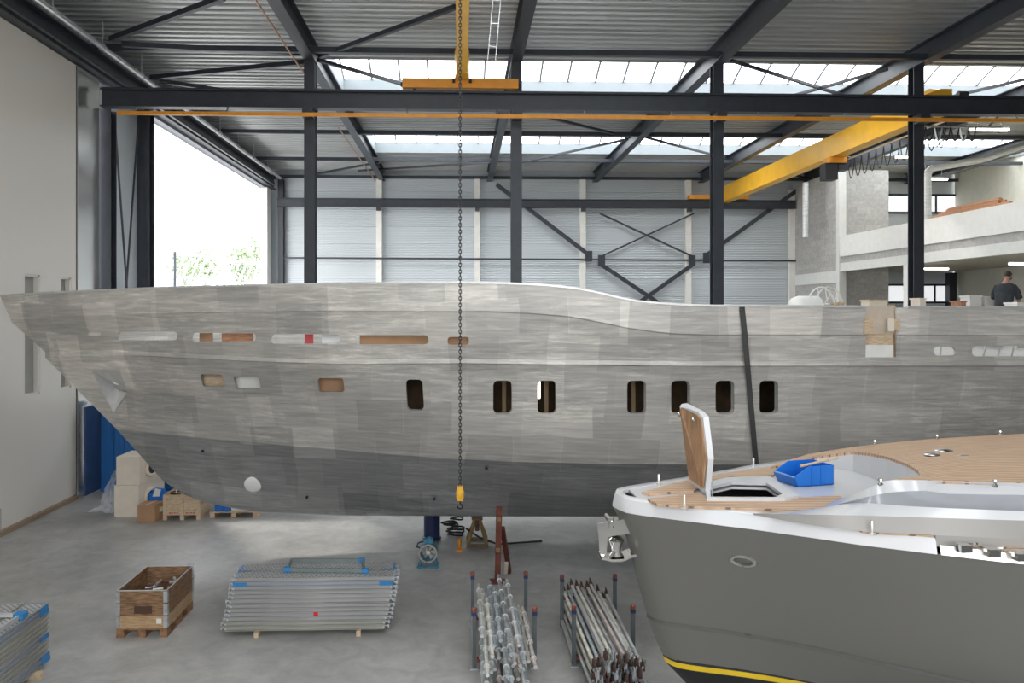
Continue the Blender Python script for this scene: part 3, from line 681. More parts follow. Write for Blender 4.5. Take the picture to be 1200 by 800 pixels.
so = tmp.modifiers.new('s', 'SOLIDIFY'); so.thickness = 0.05; so.offset = -1; so.use_even_offset = False
bo = tmp.modifiers.new('b', 'BOOLEAN'); bo.operation = 'DIFFERENCE'; bo.object = cto; bo.solver = 'EXACT'
bpy.context.view_layer.update(); dg = bpy.context.evaluated_depsgraph_get()
hull_me = bpy.data.meshes.new_from_object(tmp.evaluated_get(dg)); hull_me.name = 'plating'
bpy.data.objects.remove(tmp); bpy.data.objects.remove(cto)
hull_me.shade_smooth(); hull_me.set_sharp_from_angle(angle=math.radians(16))
# ground aluminium with brushed patches left by the weld grinding
alum = M('ground_aluminium', (0.635, 0.615, 0.59), 0.44, 0.36, var=0.06, scale=0.5)
N, L, p = nodes(alum)
tc = N.new('ShaderNodeTexCoord'); sx = N.new('ShaderNodeSeparateXYZ'); L.new(tc.outputs['Object'], sx.inputs[0])
cx = N.new('ShaderNodeCombineXYZ'); L.new(sx.outputs['X'], cx.inputs['X']); L.new(sx.outputs['Z'], cx.inputs['Y'])
wob = N.new('ShaderNodeTexNoise'); wob.inputs['Scale'].default_value = 0.5; L.new(cx.outputs[0], wob.inputs['Vector'])
wm = N.new('ShaderNodeMixRGB'); wm.blend_type = 'ADD'; wm.inputs[0].default_value = 0.35; L.new(cx.outputs[0], wm.inputs[1]); L.new(wob.outputs['Color'], wm.inputs[2])
def brick(w, h, off, c1, c2, mort, ms):
    b = N.new('ShaderNodeTexBrick'); b.inputs['Scale'].default_value = 1; b.inputs['Brick Width'].default_value = w; b.inputs['Row Height'].default_value = h
    b.inputs['Mortar Size'].default_value = ms; b.inputs['Mortar Smooth'].default_value = 0.5; b.offset = off
    b.inputs['Color1'].default_value = (c1, c1, c1, 1); b.inputs['Color2'].default_value = (c2, c2*0.995, c2*0.985, 1); b.inputs['Mortar'].default_value = (mort, mort, mort*0.99, 1)
    L.new(wm.outputs[0], b.inputs['Vector']); return b
b1 = brick(0.86, 0.62, 0.37, 0.76, 1.08, 1.0, 0.005); b2 = brick(1.73, 1.05, 0.42, 0.82, 1.08, 0.98, 0.004)
mpn = N.new('ShaderNodeMapping'); mpn.inputs['Scale'].default_value = (1.1, 1.1, 17); L.new(tc.outputs['Object'], mpn.inputs[0])
stn = N.new('ShaderNodeTexNoise'); stn.inputs['Scale'].default_value = 1.2; stn.inputs['Detail'].default_value = 6; stn.inputs['Roughness'].default_value = 0.65; L.new(mpn.outputs[0], stn.inputs['Vector'])
sr = N.new('ShaderNodeValToRGB'); sr.color_ramp.elements[0].position = 0.32; sr.color_ramp.elements[1].position = 0.68
sr.color_ramp.elements[0].color = (0.80, 0.80, 0.795, 1); sr.color_ramp.elements[1].color = (1.14, 1.13, 1.11, 1); L.new(stn.outputs['Fac'], sr.inputs[0])
prev = p.inputs['Base Color'].links[0].from_socket
# scraped patches: bright broken streaks that fill only some plates
b3 = brick(1.05, 0.7, 0.3, 0.0, 1.0, 0.0, 0.0)
st2 = N.new('ShaderNodeTexNoise'); st2.inputs['Scale'].default_value = 0.9; st2.inputs['Detail'].default_value = 9; st2.inputs['Roughness'].default_value = 0.75; st2.inputs['Distortion'].default_value = 0.4
mp2 = N.new('ShaderNodeMapping'); mp2.inputs['Scale'].default_value = (1.6, 1.6, 13); mp2.inputs['Location'].default_value = (3, 1, 7); L.new(tc.outputs['Object'], mp2.inputs[0]); L.new(mp2.outputs[0], st2.inputs['Vector'])
s2r = N.new('ShaderNodeMapRange'); s2r.inputs['From Min'].default_value = 0.46; s2r.inputs['From Max'].default_value = 0.66; s2r.inputs['To Max'].default_value = 0.55; L.new(st2.outputs['Fac'], s2r.inputs[0])
s2m = N.new('ShaderNodeMath'); s2m.operation = 'MULTIPLY'; L.new(s2r.outputs[0], s2m.inputs[0]); L.new(b3.outputs['Color'], s2m.inputs[1])
s2a = N.new('ShaderNodeMath'); s2a.operation = 'ADD'; s2a.inputs[1].default_value = 1.0; L.new(s2m.outputs[0], s2a.inputs[0])
for nd in (b1.outputs['Color'], b2.outputs['Color'], sr.outputs['Color'], s2a.outputs[0]):
    m_ = N.new('ShaderNodeMixRGB'); m_.blend_type = 'MULTIPLY'; m_.inputs[0].default_value = 1; L.new(prev, m_.inputs[1]); L.new(nd, m_.inputs[2]); prev = m_.outputs[0]
L.new(prev, p.inputs['Base Color'])
bw_ = N.new('ShaderNodeBump'); bw_.inputs['Strength'].default_value = 0.12; bw_.inputs['Distance'].default_value = 0.01; L.new(stn.outputs['Fac'], bw_.inputs['Height']); L.new(bw_.outputs[0], p.inputs['Normal'])
yacht = thing('yacht_hull', 'unpainted bare aluminium motor yacht hull lying across the whole hall', 'boat', (2.0, HY, 0.6))
hull_me.transform(Matrix.Translation(-origin_of(yacht))); hull_me.materials.clear()
plating = link('plating', hull_me, alum, yacht)
bare = alum.copy(); bare.name = 'unground_shaded_aluminium'     # less ground below the chine, darkened too for its downward shade
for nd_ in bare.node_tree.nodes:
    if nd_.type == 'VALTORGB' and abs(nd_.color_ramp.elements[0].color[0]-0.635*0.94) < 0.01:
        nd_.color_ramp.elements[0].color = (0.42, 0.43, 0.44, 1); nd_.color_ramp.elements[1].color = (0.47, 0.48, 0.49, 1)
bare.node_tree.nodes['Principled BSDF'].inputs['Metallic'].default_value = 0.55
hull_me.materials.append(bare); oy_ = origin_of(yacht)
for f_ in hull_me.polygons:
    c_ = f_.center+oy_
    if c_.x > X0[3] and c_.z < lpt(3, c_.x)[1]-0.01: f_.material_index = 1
alum2 = M('mill_aluminium', (0.62, 0.62, 0.61), 0.4, 0.5, var=0.1, scale=5)
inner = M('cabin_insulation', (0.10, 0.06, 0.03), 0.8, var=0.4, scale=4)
for s in (-1, 1):
    for gap in ((0, 1014), (1050, 9999)):
        pts = []
        for sec in SECS:
            v = sec[0]; px = proj((v.x, HY-v.y, v.z))[0]
            if s < 0 and not (gap[0]-3 <= px <= gap[1]+3): continue
            if s > 0 and gap[0] > 0: continue
            pts.append(Vector((v.x, HY+s*max(0, v.y-0.02), v.z+0.015)))
        mb = MB()
        for a, b in zip(pts, pts[1:]): mb.bar(a, b, 0.11, 0.035)
        if pts and len(pts) > 2: mb.build('cap_rail', alum2, yacht)
# deck and cabin sole inside the shell
def inside(z, x0, x1, n=60, m=0.12):
    P = []
    for i in range(n+1):
        X = x0+(x1-x0)*i/n; b = hull_b(X, z)-m
        if b > 0.02: P.append((X, b))
    return P
DZ = 4.36
P = inside(DZ, -8.4, XE-0.15)
mb = MB(); mb.prism([(x, HY-b, DZ) for x, b in P]+[(x, HY+b, DZ) for x, b in reversed(P)], (0, 0, -0.06)); mb.build('deck', alum2, yacht)
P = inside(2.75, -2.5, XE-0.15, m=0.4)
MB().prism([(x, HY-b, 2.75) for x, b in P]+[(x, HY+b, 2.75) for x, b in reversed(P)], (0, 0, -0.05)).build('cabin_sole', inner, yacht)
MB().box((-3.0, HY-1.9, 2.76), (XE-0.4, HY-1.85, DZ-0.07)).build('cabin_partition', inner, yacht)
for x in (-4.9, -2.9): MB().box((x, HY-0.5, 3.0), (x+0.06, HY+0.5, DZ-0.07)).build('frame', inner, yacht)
# port light trunks: short sleeves set in behind each opening
for i, q in enumerate(PORTS):
    Q = [surf(*a) for a in q]; n = len(Q); d = 0.16 if i > 2 else 0.10
    vs = [p+Vector((0, 0.045, 0)) for p in Q]+[p+Vector((0, d, 0)) for p in Q]
    c = sum(Q, Vector())/n
    vs += [c+(p-c)*1.06+Vector((0, d, 0)) for p in Q]+[c+(p-c)*1.06+Vector((0, 0.05, 0)) for p in Q]
    fs = []
    for k in range(n):
        j = (k+1) % n
        for a in range(3): fs.append((a*n+k, a*n+j, (a+1)*n+j, (a+1)*n+k))
    MB().add(vs, fs).build('port_sleeve', M('lightened_sleeve', (0.60, 0.60, 0.59), 0.6), yacht)  # sleeve colour lightened so its inner edges look lit
    if i < 3:
        MB().box((c.x-0.35, c.y+0.32, c.z-0.25), (c.x+0.2, c.y+0.36, c.z+0.3)).build('port_lining', [pine, whitep, carton][i], yacht)
lt = surf(641, 460)
MB().tube((lt.x-0.10, lt.y+0.45, lt.z-0.15), (lt.x-0.10, lt.y+0.45, lt.z+0.35), 0.03, 8).build('work_lamp_tube', emit('work_lamp', (1, 0.93, 0.78), 6.0), yacht)
for x in (590, 641, 746):
    c = surf(x, 465); MB().box((c.x+0.0, c.y+0.4, c.z-0.6), (c.x+0.07, c.y+0.45, c.z+0.7)).build('cabin_batten', M('cabin_batten', (0.17, 0.11, 0.05), 0.6), yacht)
# anchor pocket
A_, B_, C_, D_ = [surf(*q) for q in POCKET]
dp = Vector((0, 0.34, 0)); e1 = surf(132, 460)+dp; e2 = surf(148, 460)+Vector((0, 0.14, 0))
pk = MB().add([A_, B_, C_, D_, e1, e2], [(0, 1, 5, 4), (4, 5, 2), (4, 2, 3), (0, 4, 3), (1, 2, 5)]).build('anchor_pocket', alum2, yacht)
hc = surf(134, 445)+Vector((0, 0.16, 0)); subpart(MB().torus(hc, 0.10, 0.03, 'y', 16, 6), 'hawse_ring', alum2, pk, 40)
tcv = surf(297, 567)
th = MB().ell((0, 0, 0), 0.19, 0.055, 0.19, 20, 10); 
nml = Vector((0.05, -0.90, -0.35)).normalized(); tcv = tcv+nml*0.02; rot = Vector((0, -1, 0)).rotation_difference(nml).to_matrix()
for i in range(len(th.v)): th.v[i] = rot @ th.v[i]+tcv
th.build('thruster_cover', whitep, yacht, 40)
for i, (px, py) in enumerate([(238, 528), (570, 548), (509, 584), (360, 582)]):
    q = surf(px, py); MB().lathe([(0.028, -0.06), (0.028, 0.05)], 10, q, 'y').build('skin_fitting', blackm, yacht)
# temporary plywood in the boarding gate opening
g0, g1 = surf(1014, 380), surf(1050, 380); gy = g0.y
def gp(px, py, dy=0.0): q = at_Y(px, py, gy+dy); return q
def gbox(name, px0, px1, py0, py1, mat, dy, th=0.03):
    a, b = gp(px0, py1, dy), gp(px1, py0, dy); return MB().box((a.x, gy+dy, a.z), (b.x, gy+dy+th, b.z)).build(name, mat, gate)
gate = thing('gate_shuttering', 'temporary plywood shuttering closing the boarding gap in the bulwark', 'shuttering', (g0.x, gy, DZ))
lowz = gp(1030, 418, .1).z
gbox('plywood_sheet', 1014, 1050, 359, 391, M('grey_plywood', (0.55, 0.47, 0.38), 0.7), 0.10)
gbox('plywood_sheet', 1014, 1046, 391, 405, pine, 0.12)
gbox('white_board', 1014, 1047, 404, 419, whitep, 0.11)
gbox('corner_post', 1043, 1049, 357, 418, crate_l, 0.16, 0.06)
gbox('clamp_block', 1013, 1023, 373, 391, pine, -0.04); gbox('clamp_block', 1041, 1048, 373, 388, boxcream, -0.05); gbox('clamp_block', 1048, 1055, 374, 387, pine, -0.03)
# bars behind the long freeing port on the right and things behind the forward slits
fb = MB()
for i, px in enumerate((1143, 1160, 1177, 1193)):
    a, b = surf(px, 404), surf(px-3, 419); MB().bar(a+Vector((0, 0.1, 0)), b+Vector((0, 0.1, 0)), 0.02).build('freeing_bar', alum2, yacht)
a, b = surf(1107, 405), surf(1106, 417); MB().bar(a+Vector((0, .1, 0)), b+Vector((0, .1, 0)), 0.02).build('freeing_bar', alum2, yacht)
# strap
st = [surf(869, 362)+Vector((0, -0.03, 0))]+[surf(869+16*t, 362+183*t)+Vector((0, -0.05, 0)) for t in (0.15, 0.35, 0.5, 0.7, 0.85, 1.0, 1.25)]
mb = MB(); st = [st[0]+Vector((0, 0.45, -0.02)), st[0]+Vector((0, 0.0, 0.06))]+st
for a, b in zip(st, st[1:]): mb.bar(a, b, 0.09, 0.012, up=(0, -1, 0) if abs((b-a).y) < 0.3 else (0, 0, 1))
solo(mb, 'lashing_strap', M('dark_webbing', (0.06, 0.06, 0.06), 0.8), 'dark webbing strap hanging over the bare hull side', 'strap')

# ---- things on the deck of the bare hull
def on_deck(px, py_top, Y): q = at_Y(px, py_top, Y); return q
q = at_Y(948, 336, 18.3); r = 0.40
wt = thing('white_tank', 'white rounded tank on the yacht deck beside the wire hoops', 'tank', (q.x-0.2, 18.3, DZ))
cy = [(0.02, 0), (0.30, 0.02), (0.42, 0.10), (0.46, 0.25), (0.46, 1.0), (0.30, 1.08)]
a, b = at_Y(925, 350, 18.3), at_Y(957, 350, 18.3)
mb = MB(); R_ = at_Y(940, 348, 18.3).z-DZ
mb.lathe([(0.05, a.x-0.0), (0.30, a.x+0.02), (0.42, a.x+0.10), (0.46, a.x+0.22), (0.46, b.x), (0.1, b.x+0.02)], 20, (0, 18.3, DZ+0.74), 'x').build('shell', whitep, wt, 40)
MB().box((a.x+0.15, 18.0, DZ), (b.x-0.1, 18.6, DZ+0.36)).build('saddle', crate_l, wt)
hp = thing('wire_hoops', 'pair of white wire hoops standing on the yacht deck', 'hoop', (at_Y(967, 360, 18.3).x, 18.3, DZ))
for px, Y in ((962, 18.2), (971, 18.7)):
    c = at_Y(px, 362, Y); Rr = c.z-DZ; rad = (at_Y(px, 334, Y)-c).length
    mb = MB(); P = [Vector((c.x+rad*0.62*math.cos(t), Y, c.z-0.05+rad*math.sin(t))) for t in [math.pi*k/14 for k in range(15)]]
    mb.path([Vector((P[0].x, Y, DZ))]+P+[Vector((P[-1].x, Y, DZ))], 0.022, 6).build('hoop', whitep, hp)
    for t in (0.55, 1.3): MB().tube((c.x, Y, c.z), (c.x+rad*0.6*math.cos(t*1.4), Y, c.z+rad*math.sin(t*1.4)*0.93), 0.012, 5).build('spoke', whitep, hp)
MB().tube((at_Y(967, 360, 18.3).x, 18.1, DZ+1.0), (at_Y(967, 360, 18.3).x, 18.8, DZ+1.0), 0.03, 6).build('axle', whitep, hp)
def deck_box(name, px0, px1, py, Y, mat, lab, cat, lid=None, d=0.4):
    a, b = at_Y(px0, py, Y), at_Y(px1, py, Y); t = thing(name, lab, cat, ((a.x+b.x)/2, Y+d/2, DZ))
    MB().box((a.x, Y, DZ), (b.x, Y+d, a.z-0.04)).build('body', mat, t); MB().box((a.x-0.02, Y-0.02, a.z-0.04), (b.x+0.02, Y+d+0.02, a.z)).build('lid', lid or mat, t)
deck_box('wooden_box', 1019, 1040, 351, 18.0, boxcream, 'pale wooden box on the yacht deck behind the boarding gap', 'box', pine)
deck_box('wooden_block', 983, 989, 354, 18.0, pine, 'small wooden block on deck beside the wire hoops', 'block')
deck_box('carton_box', 1078, 1085, 349, 18.6, boxcream, 'narrow beige box on deck right of the fourth column', 'box')
deck_box('timber_block', 1126, 1132, 352, 18.4, lumber, 'orange timber block on deck by the lower window', 'block')
deck_box('white_cabinet', 1137, 1150, 346, 19.0, whitep, 'left white cabinet standing on the far side of the deck', 'cabinet')
deck_box('white_cabinet', 1154, 1167, 347, 19.0, whitep, 'right white cabinet on the far side of the deck', 'cabinet')
deck_box('white_crate', 1192, 1204, 354, 17.0, whitep, 'white crate on deck in front of the man', 'crate')
# small things seen through the forward slits, standing on the deck
for i, (px, py, w, h, mt, lb) in enumerate([(230, 391, 0.25, 0.5, carton, 'brown board seen through the third slit of the bow'), (268, 394, 0.6, 0.4, lumber, 'reddish timber seen through the third slit of the bow'), (355, 394, 0.16, 0.5, M('red_enamel', (0.6, 0.04, 0.04), 0.4), 'red canister seen through the fourth slit'), (384, 394, 0.4, 0.45, galv2, 'grey metal fitting seen through the fourth slit'), (460, 398, 1.3, 0.42, carton, 'long brown board seen through the fifth slit'), (537, 399, 0.5, 0.40, carton, 'short brown board seen through the sixth slit')]):
    s_ = surf(px, py); yb = min(HY-0.2, s_.y+0.55)
    solo(MB().box((s_.x-w/2, yb, DZ), (s_.x+w/2, yb+0.05, DZ+h)).box((s_.x-w/2+0.02, yb+0.05, DZ), (s_.x+w/2-0.02, yb+0.12, DZ+h*0.5)), 'deck_board', mt, lb, 'board')

# ---- man working on the deck
def skinned(name, mat, parent, verts, edges, radii, root=0, sub=2):
    me = bpy.data.meshes.new(name); me.from_pydata(verts, edges, []); o = bpy.data.objects.new(name, me); COL.objects.link(o)
    me.skin_vertices or o.modifiers.new('k', 'SKIN')
    md = o.modifiers.get('k') or o.modifiers.new('k', 'SKIN')
    if not me.skin_vertices: me.attributes
    for i, r in enumerate(radii):
        sv = me.skin_vertices[0].data[i]; rr = r if isinstance(r, tuple) else (r, r); sv.radius = rr; sv.use_root = (i == root)
    ss = o.modifiers.new('u', 'SUBSURF'); ss.levels = sub; ss.render_levels = sub
    bpy.context.view_layer.update(); m2 = bpy.data.meshes.new_from_object(o.evaluated_get(bpy.context.evaluated_depsgraph_get()))
    bpy.data.objects.remove(o); m2.shade_smooth(); m2.name = name; m2.materials.clear()
    return link(name, m2, mat, parent)
mp_ = at_Y(1176, 350, 18.25)
man = thing('person', 'man in a dark grey t-shirt and cap bending over on the yacht deck', 'person', (mp_.x, 18.25, DZ))
skin = M('skin', (0.50, 0.27, 0.19), 0.55); shirt = M('dark_grey_cotton', (0.045, 0.05, 0.058), 0.85, var=0.25, scale=9); trs = M('black_trousers', (0.015, 0.016, 0.02), 0.8)
# x is the way he faces, y to his left; heights above deck; leans forward from the hips
man.rotation_euler = (0, 0, math.radians(38))
V = [(0, 0, 0.95), (0.03, 0, 1.12), (0.08, 0, 1.32), (0.15, 0, 1.47), (0.22, 0, 1.56), (0.26, 0, 1.63),
     (0.14, -0.19, 1.42), (0.22, -0.25, 1.17), (0.42, -0.22, 1.02), (0.52, -0.20, 0.97),
     (0.14, 0.19, 1.42), (0.24, 0.25, 1.17), (0.45, 0.20, 1.02), (0.55, 0.17, 0.97),
     (0, -0.10, 0.86), (0.04, -0.11, 0.48), (-0.02, -0.12, 0.09), (0.12, -0.13, 0.045),
     (0, 0.10, 0.86), (0.05, 0.11, 0.48), (0.0, 0.12, 0.09), (0.14, 0.13, 0.045)]
E = [(0,1),(1,2),(2,3),(3,4),(4,5),(3,6),(6,7),(7,8),(8,9),(3,10),(10,11),(11,12),(12,13),(0,14),(14,15),(15,16),(16,17),(0,18),(18,19),(19,20),(20,21)]
Rr = [0.11, 0.10, 0.10, 0.08, 0.06, 0.065, 0.06, 0.05, 0.042, 0.03, 0.06, 0.05, 0.042, 0.03, 0.09, 0.065, 0.05, 0.04, 0.09, 0.065, 0.05, 0.04]
body = skinned('body', skin, man, V, E, Rr)
secs_ = [(0.0, 0.84, 0.15, 0.205), (0.0, 0.93, 0.145, 0.20), (0.02, 1.05, 0.14, 0.195), (0.05, 1.18, 0.145, 0.205), (0.085, 1.30, 0.15, 0.22), (0.12, 1.40, 0.14, 0.225), (0.15, 1.47, 0.115, 0.20), (0.18, 1.515, 0.08, 0.12), (0.20, 1.535, 0.06, 0.07)]
tb = MB(); nq = 18
tb.add([(x+rx*math.cos(2*math.pi*k/nq), ry*math.sin(2*math.pi*k/nq), z) for x, z, rx, ry in secs_ for k in range(nq)],
       [(a*nq+k, a*nq+(k+1) % nq, (a+1)*nq+(k+1) % nq, (a+1)*nq+k) for a in range(len(secs_)-1) for k in range(nq)])
for s_ in (-1, 1):
    tb.tube((0.13, s_*0.15, 1.43), (0.17, s_*0.235, 1.30), 0.085, 12, 0.078); tb.tube((0.17, s_*0.235, 1.30), (0.23, s_*0.265, 1.14), 0.078, 12, 0.074)
tb.local('t_shirt', shirt, man, 60)
tr_b = MB()
for s_ in (-1, 1):
    P_ = [((0.0, s_*0.09, 0.95), 0.125), ((0.01, s_*0.10, 0.80), 0.115), ((0.04, s_*0.11, 0.48), 0.085), ((0.0, s_*0.12, 0.10), 0.075)]
    for (a_, ra), (b_, rb) in zip(P_, P_[1:]): tr_b.tube(a_, b_, ra, 14, rb)
tr_b.local('trousers', trs, man, 60)
shoes = MB()
for s_ in (-1, 1): shoes.ell((0.07, s_*0.125, 0.045), 0.14, 0.055, 0.045, 12, 7)
shoes.local('shoes', blackm, man, 60)
hc = Vector((0.30, 0.0, 1.69)); fwd = Vector((0.78, 0, -0.62)); upv = Vector((0.62, 0, 0.78)); sd = Vector((0, -1, 0))
def headpart(name, mat, parent, items):
    mb = MB()
    for (f, u, s_, rf, ru, rs) in items:
        k0 = len(mb.v); mb.ell((0, 0, 0), 1, 1, 1, 14, 9)
        for i in range(k0, len(mb.v)): v = mb.v[i]; mb.v[i] = hc+fwd*(f+v.x*rf)+upv*(u+v.z*ru)+sd*(s_+v.y*rs)
    return mb.local(name, mat, parent, 60)
headpart('head', skin, man, [(0, 0, 0, 0.098, 0.118, 0.078), (0.045, -0.07, 0, 0.05, 0.05, 0.055), (0.10, -0.012, 0, 0.02, 0.028, 0.014), (0, -0.01, 0.078, 0.025, 0.035, 0.012), (0, -0.01, -0.078, 0.025, 0.035, 0.012)])
headpart('hair', M('dark_hair', (0.05, 0.035, 0.025), 0.8), man, [(-0.02, 0.01, 0, 0.095, 0.10, 0.083)])
headpart('cap', M('maroon_cap', (0.07, 0.04, 0.05), 0.8), man, [(-0.005, 0.055, 0, 0.106, 0.075, 0.088), (0.11, 0.035, 0, 0.07, 0.010, 0.065)])
headpart('eyes', blackm, man, [(0.088, 0.012, 0.032, 0.012, 0.008, 0.014), (0.088, 0.012, -0.032, 0.012, 0.008, 0.014), (0.092, -0.062, 0, 0.01, 0.005, 0.022)])
hands = MB()
for (wx, wy) in ((0.52, -0.20), (0.56, 0.17)):
    hands.ell((wx+0.04, wy, 0.945), 0.05, 0.038, 0.022, 10, 6)
    for k in range(4):
        y = wy-0.03+0.02*k; hands.path([(wx+0.07, y, 0.94), (wx+0.115-0.008*abs(k-1), y, 0.93), (wx+0.13-0.012*abs(k-1), y, 0.90)], 0.009, 5)
    hands.path([(wx+0.02, wy+0.035, 0.94), (wx+0.055, wy+0.06, 0.925), (wx+0.08, wy+0.055, 0.91)], 0.01, 5)
hands.local('hand', skin, man, 50)

# ================================================================== grey sailing yacht in the right foreground
SY = 7.52
BS = [(1.50, 0), (1.53, 0.12), (1.58, 0.24), (1.70, 0.34), (1.85, 0.43), (2.04, 0.535), (2.57, 0.83), (3.03, 1.13), (3.29, 1.31), (3.77, 1.57), (4.18, 1.78), (5, 2.12), (6, 2.42), (8, 2.75), (10.5, 2.75), (13, 2.4)]
def bs(X): return interp(X, BS)
# hull lines: z, stem X, fullness near the bow, gain per metre, full
HL = [(3.28, 1.50, 1, 0, 1), (3.0, 1.62, 0.95, 0.02, 1), (2.75, 1.70, 0.88, 0.05, 0.99), (2.45, 1.77, 0.80, 0.09, 0.97), (2.2, 1.84, 0.71, 0.125, 0.95), (1.98, 1.92, 0.64, 0.12, 0.92), (1.80, 2.00, 0.58, 0.11, 0.88), (1.74, 2.02, 0.56, 0.105, 0.86), (1.45, 2.30, 0.38, 0.09, 0.75), (1.1, 2.8, 0.15, 0.08, 0.5), (0.95, 3.2, 0, 0, 0)]
XEND = 13.0
us = [(i/60)**1.6 for i in range(61)]
def hl(k, u):
    z, x0, f0, g, f1 = HL[k]; X = x0+(XEND-x0)*u; xs = 1.50+(XEND-1.50)*u
    return Vector((X, bs(xs)*min(f1, f0+g*max(0, xs-2.2)), z))
sail = thing('sailing_yacht', 'dark grey sailing yacht bow with white rail and teak deck', 'boat', (6, SY, 0.02))
def strip(k0, k1, name, mat, off=0.0):
    mb = MB()
    for s in (-1, 1):
        vs = []; n = k1-k0+1
        for u in us:
            for k in range(k0, k1+1): v = hl(k, u); vs.append((v.x-off*0.5, SY+s*(v.y+off), v.z))
        fs = [(i*n+j, i*n+j+1, (i+1)*n+j+1, (i+1)*n+j) for i in range(60) for j in range(n-1)]
        mb.add(vs, fs)
    e = [hl(k, 1) for k in range(k0, k1+1)]; m = len(e)
    mb.add([(v.x, SY-v.y, v.z) for v in e]+[(v.x, SY+v.y, v.z) for v in e], [(j, j+1, m+j+1, m+j) for j in range(m-1)])
    bm = bmesh.new(); me = mb.mesh(name, origin_of(sail), False); bm.from_mesh(me); bmesh.ops.remove_doubles(bm, verts=bm.verts, dist=0.001); bmesh.ops.recalc_face_normals(bm, faces=bm.faces); bm.to_mesh(me); bm.free()
    me.shade_smooth(); me.set_sharp_from_angle(angle=math.radians(35))
    return link(name, me, mat, sail)
grey_hull = M('metallic_grey_hull', (0.172, 0.169, 0.155), 0.34, 0.30, col2=(0.174, 0.171, 0.157), scale=0.3, rvar=0.0, detail=1)
strip(0, 6, 'topsides', grey_hull)
strip(6, 7, 'boot_stripe', M('yellow_boot_stripe', (0.75, 0.52, 0.02), 0.4), 0.004)
strip(7, 10, 'bottom', M('black_antifouling', (0.012, 0.012, 0.014), 0.6))
mb = MB()
for z0, nm in ((1.815, 0),):
    for u0, u1 in zip(us, us[1:]):
        a, b = hl(6, u0), hl(6, u1); mb.bar((a.x, SY-a.y-0.004, z0), (b.x, SY-b.y-0.004, z0), 0.006, 0.035)
mb.build('black_pinstripe', blackm, sail)
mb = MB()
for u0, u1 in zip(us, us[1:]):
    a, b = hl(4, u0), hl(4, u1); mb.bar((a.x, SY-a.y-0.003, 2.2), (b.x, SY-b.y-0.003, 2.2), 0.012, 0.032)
mb.build('shadow_line', M('line_grey', (0.10, 0.10, 0.095), 0.3), sail)  # dark strip laid on the topsides to draw a shadow line
MB().box((5.6, SY-0.12, 0.02), (7.6, SY+0.12, 1.2)).build('keel_fin', blackm, sail)
# white rail, both sides
def rail_pts(x0, x1, n, off): return [(x0+(x1-x0)*(i/n)**1.5) for i in range(n+1)]
rail = MB()
XSR = [1.50, 1.515, 1.53, 1.55, 1.58, 1.64, 1.70, 1.85, 2.04, 2.3, 2.57, 2.8, 3.03, 3.29, 3.5, 3.77, 4.18, 4.6, 5, 5.5, 6, 7, 8, 10.5, 13]
for s in (-1, 1):
    xs = XSR if s > 0 else [x for x in XSR if x <= 3.77]
    vs = []
    for x in xs:
        b = bs(x)
        for (o, z) in ((0.006, 3.275), (0.0, 3.30), (-0.025, 3.395), (-0.05, 3.405), (-0.16, 3.405), (-0.17, 3.35)):
            dx = 0.16*max(0, 1-b/0.3) if o < -0.1 else (0.02*max(0, 1-b/0.3) if o < 0 else -0.004)
            vs.append((x+dx*1.0, SY+s*max(0.0, b+o), z))
    rail.add(vs, [(i*6+j, i*6+j+1, (i+1)*6+j+1, (i+1)*6+j) for i in range(len(xs)-1) for j in range(5)])
rl = rail.build('toe_rail', white, sail, 40)
xs = [x for x in XSR if x >= 3.77]; xs = [3.79]+xs[1:]
vs = []
for x in xs:
    b = bs(x)
    for (o, z) in ((0.006, 3.275), (0.0, 3.30), (-0.015, 3.345), (-0.11, 3.347), (-0.11, 3.33)): vs.append((x, SY-(b+o), z))
MB().add(vs, [(i*5+j, i*5+j+1, (i+1)*5+j+1, (i+1)*5+j) for i in range(len(xs)-1) for j in range(4)]).build('stainless_rail', brushed, sail)
# white moulded deck with the hatch opening
teak = M('teak', (0.46, 0.29, 0.18), 0.6, col2=(0.66, 0.47, 0.32), scale=5, stretch=(0.7, 9, 3), detail=8, thr=(0.3, 0.7))
N, L, p = nodes(teak)
tc = N.new('ShaderNodeTexCoord'); wv = N.new('ShaderNodeTexWave'); wv.bands_direction = 'Y'; wv.inputs['Scale'].default_value = 5.2; L.new(tc.outputs['Object'], wv.inputs['Vector'])
wr_ = N.new('ShaderNodeValToRGB'); wr_.color_ramp.elements[0].position = 0.02; wr_.color_ramp.elements[1].position = 0.10; wr_.color_ramp.elements[0].color = (0.35, 0.33, 0.3, 1); L.new(wv.outputs['Fac'], wr_.inputs[0])
mx = N.new('ShaderNodeMixRGB'); mx.blend_type = 'MULTIPLY'; mx.inputs[0].default_value = 1; L.new(p.inputs['Base Color'].links[0].from_socket, mx.inputs[1]); L.new(wr_.outputs[0], mx.inputs[2]); L.new(mx.outputs[0], p.inputs['Base Color'])
hin = [at_z(*q, 3.44) for q in [(833, 583.5), (832, 572), (858, 566), (898, 567), (917, 580), (909, 584)]]
hout = [at_z(*q, 3.44) for q in [(828, 585), (826, 566.5), (852, 560.5), (903, 559.5), (936, 582), (920, 585.5)]]
dk = MB().prism([(x, SY-max(0.0, bs(x)-(0.15 if x < 3.7 else 0.38)), 3.40) for x in XSR if x >= 1.7]+[(x, SY+max(0, bs(x)-0.15), 3.40) for x in reversed(XSR) if x >= 1.7], (0, 0, -0.02))
dm = dk.mesh('deck_raw'); do_ = bpy.data.objects.new('d', dm); COL.objects.link(do_)
cm = MB().prism([(v.x, v.y, 3.2) for v in hin], (0, 0, 0.4)).mesh('c'); c_ = bpy.data.objects.new('c', cm); COL.objects.link(c_)
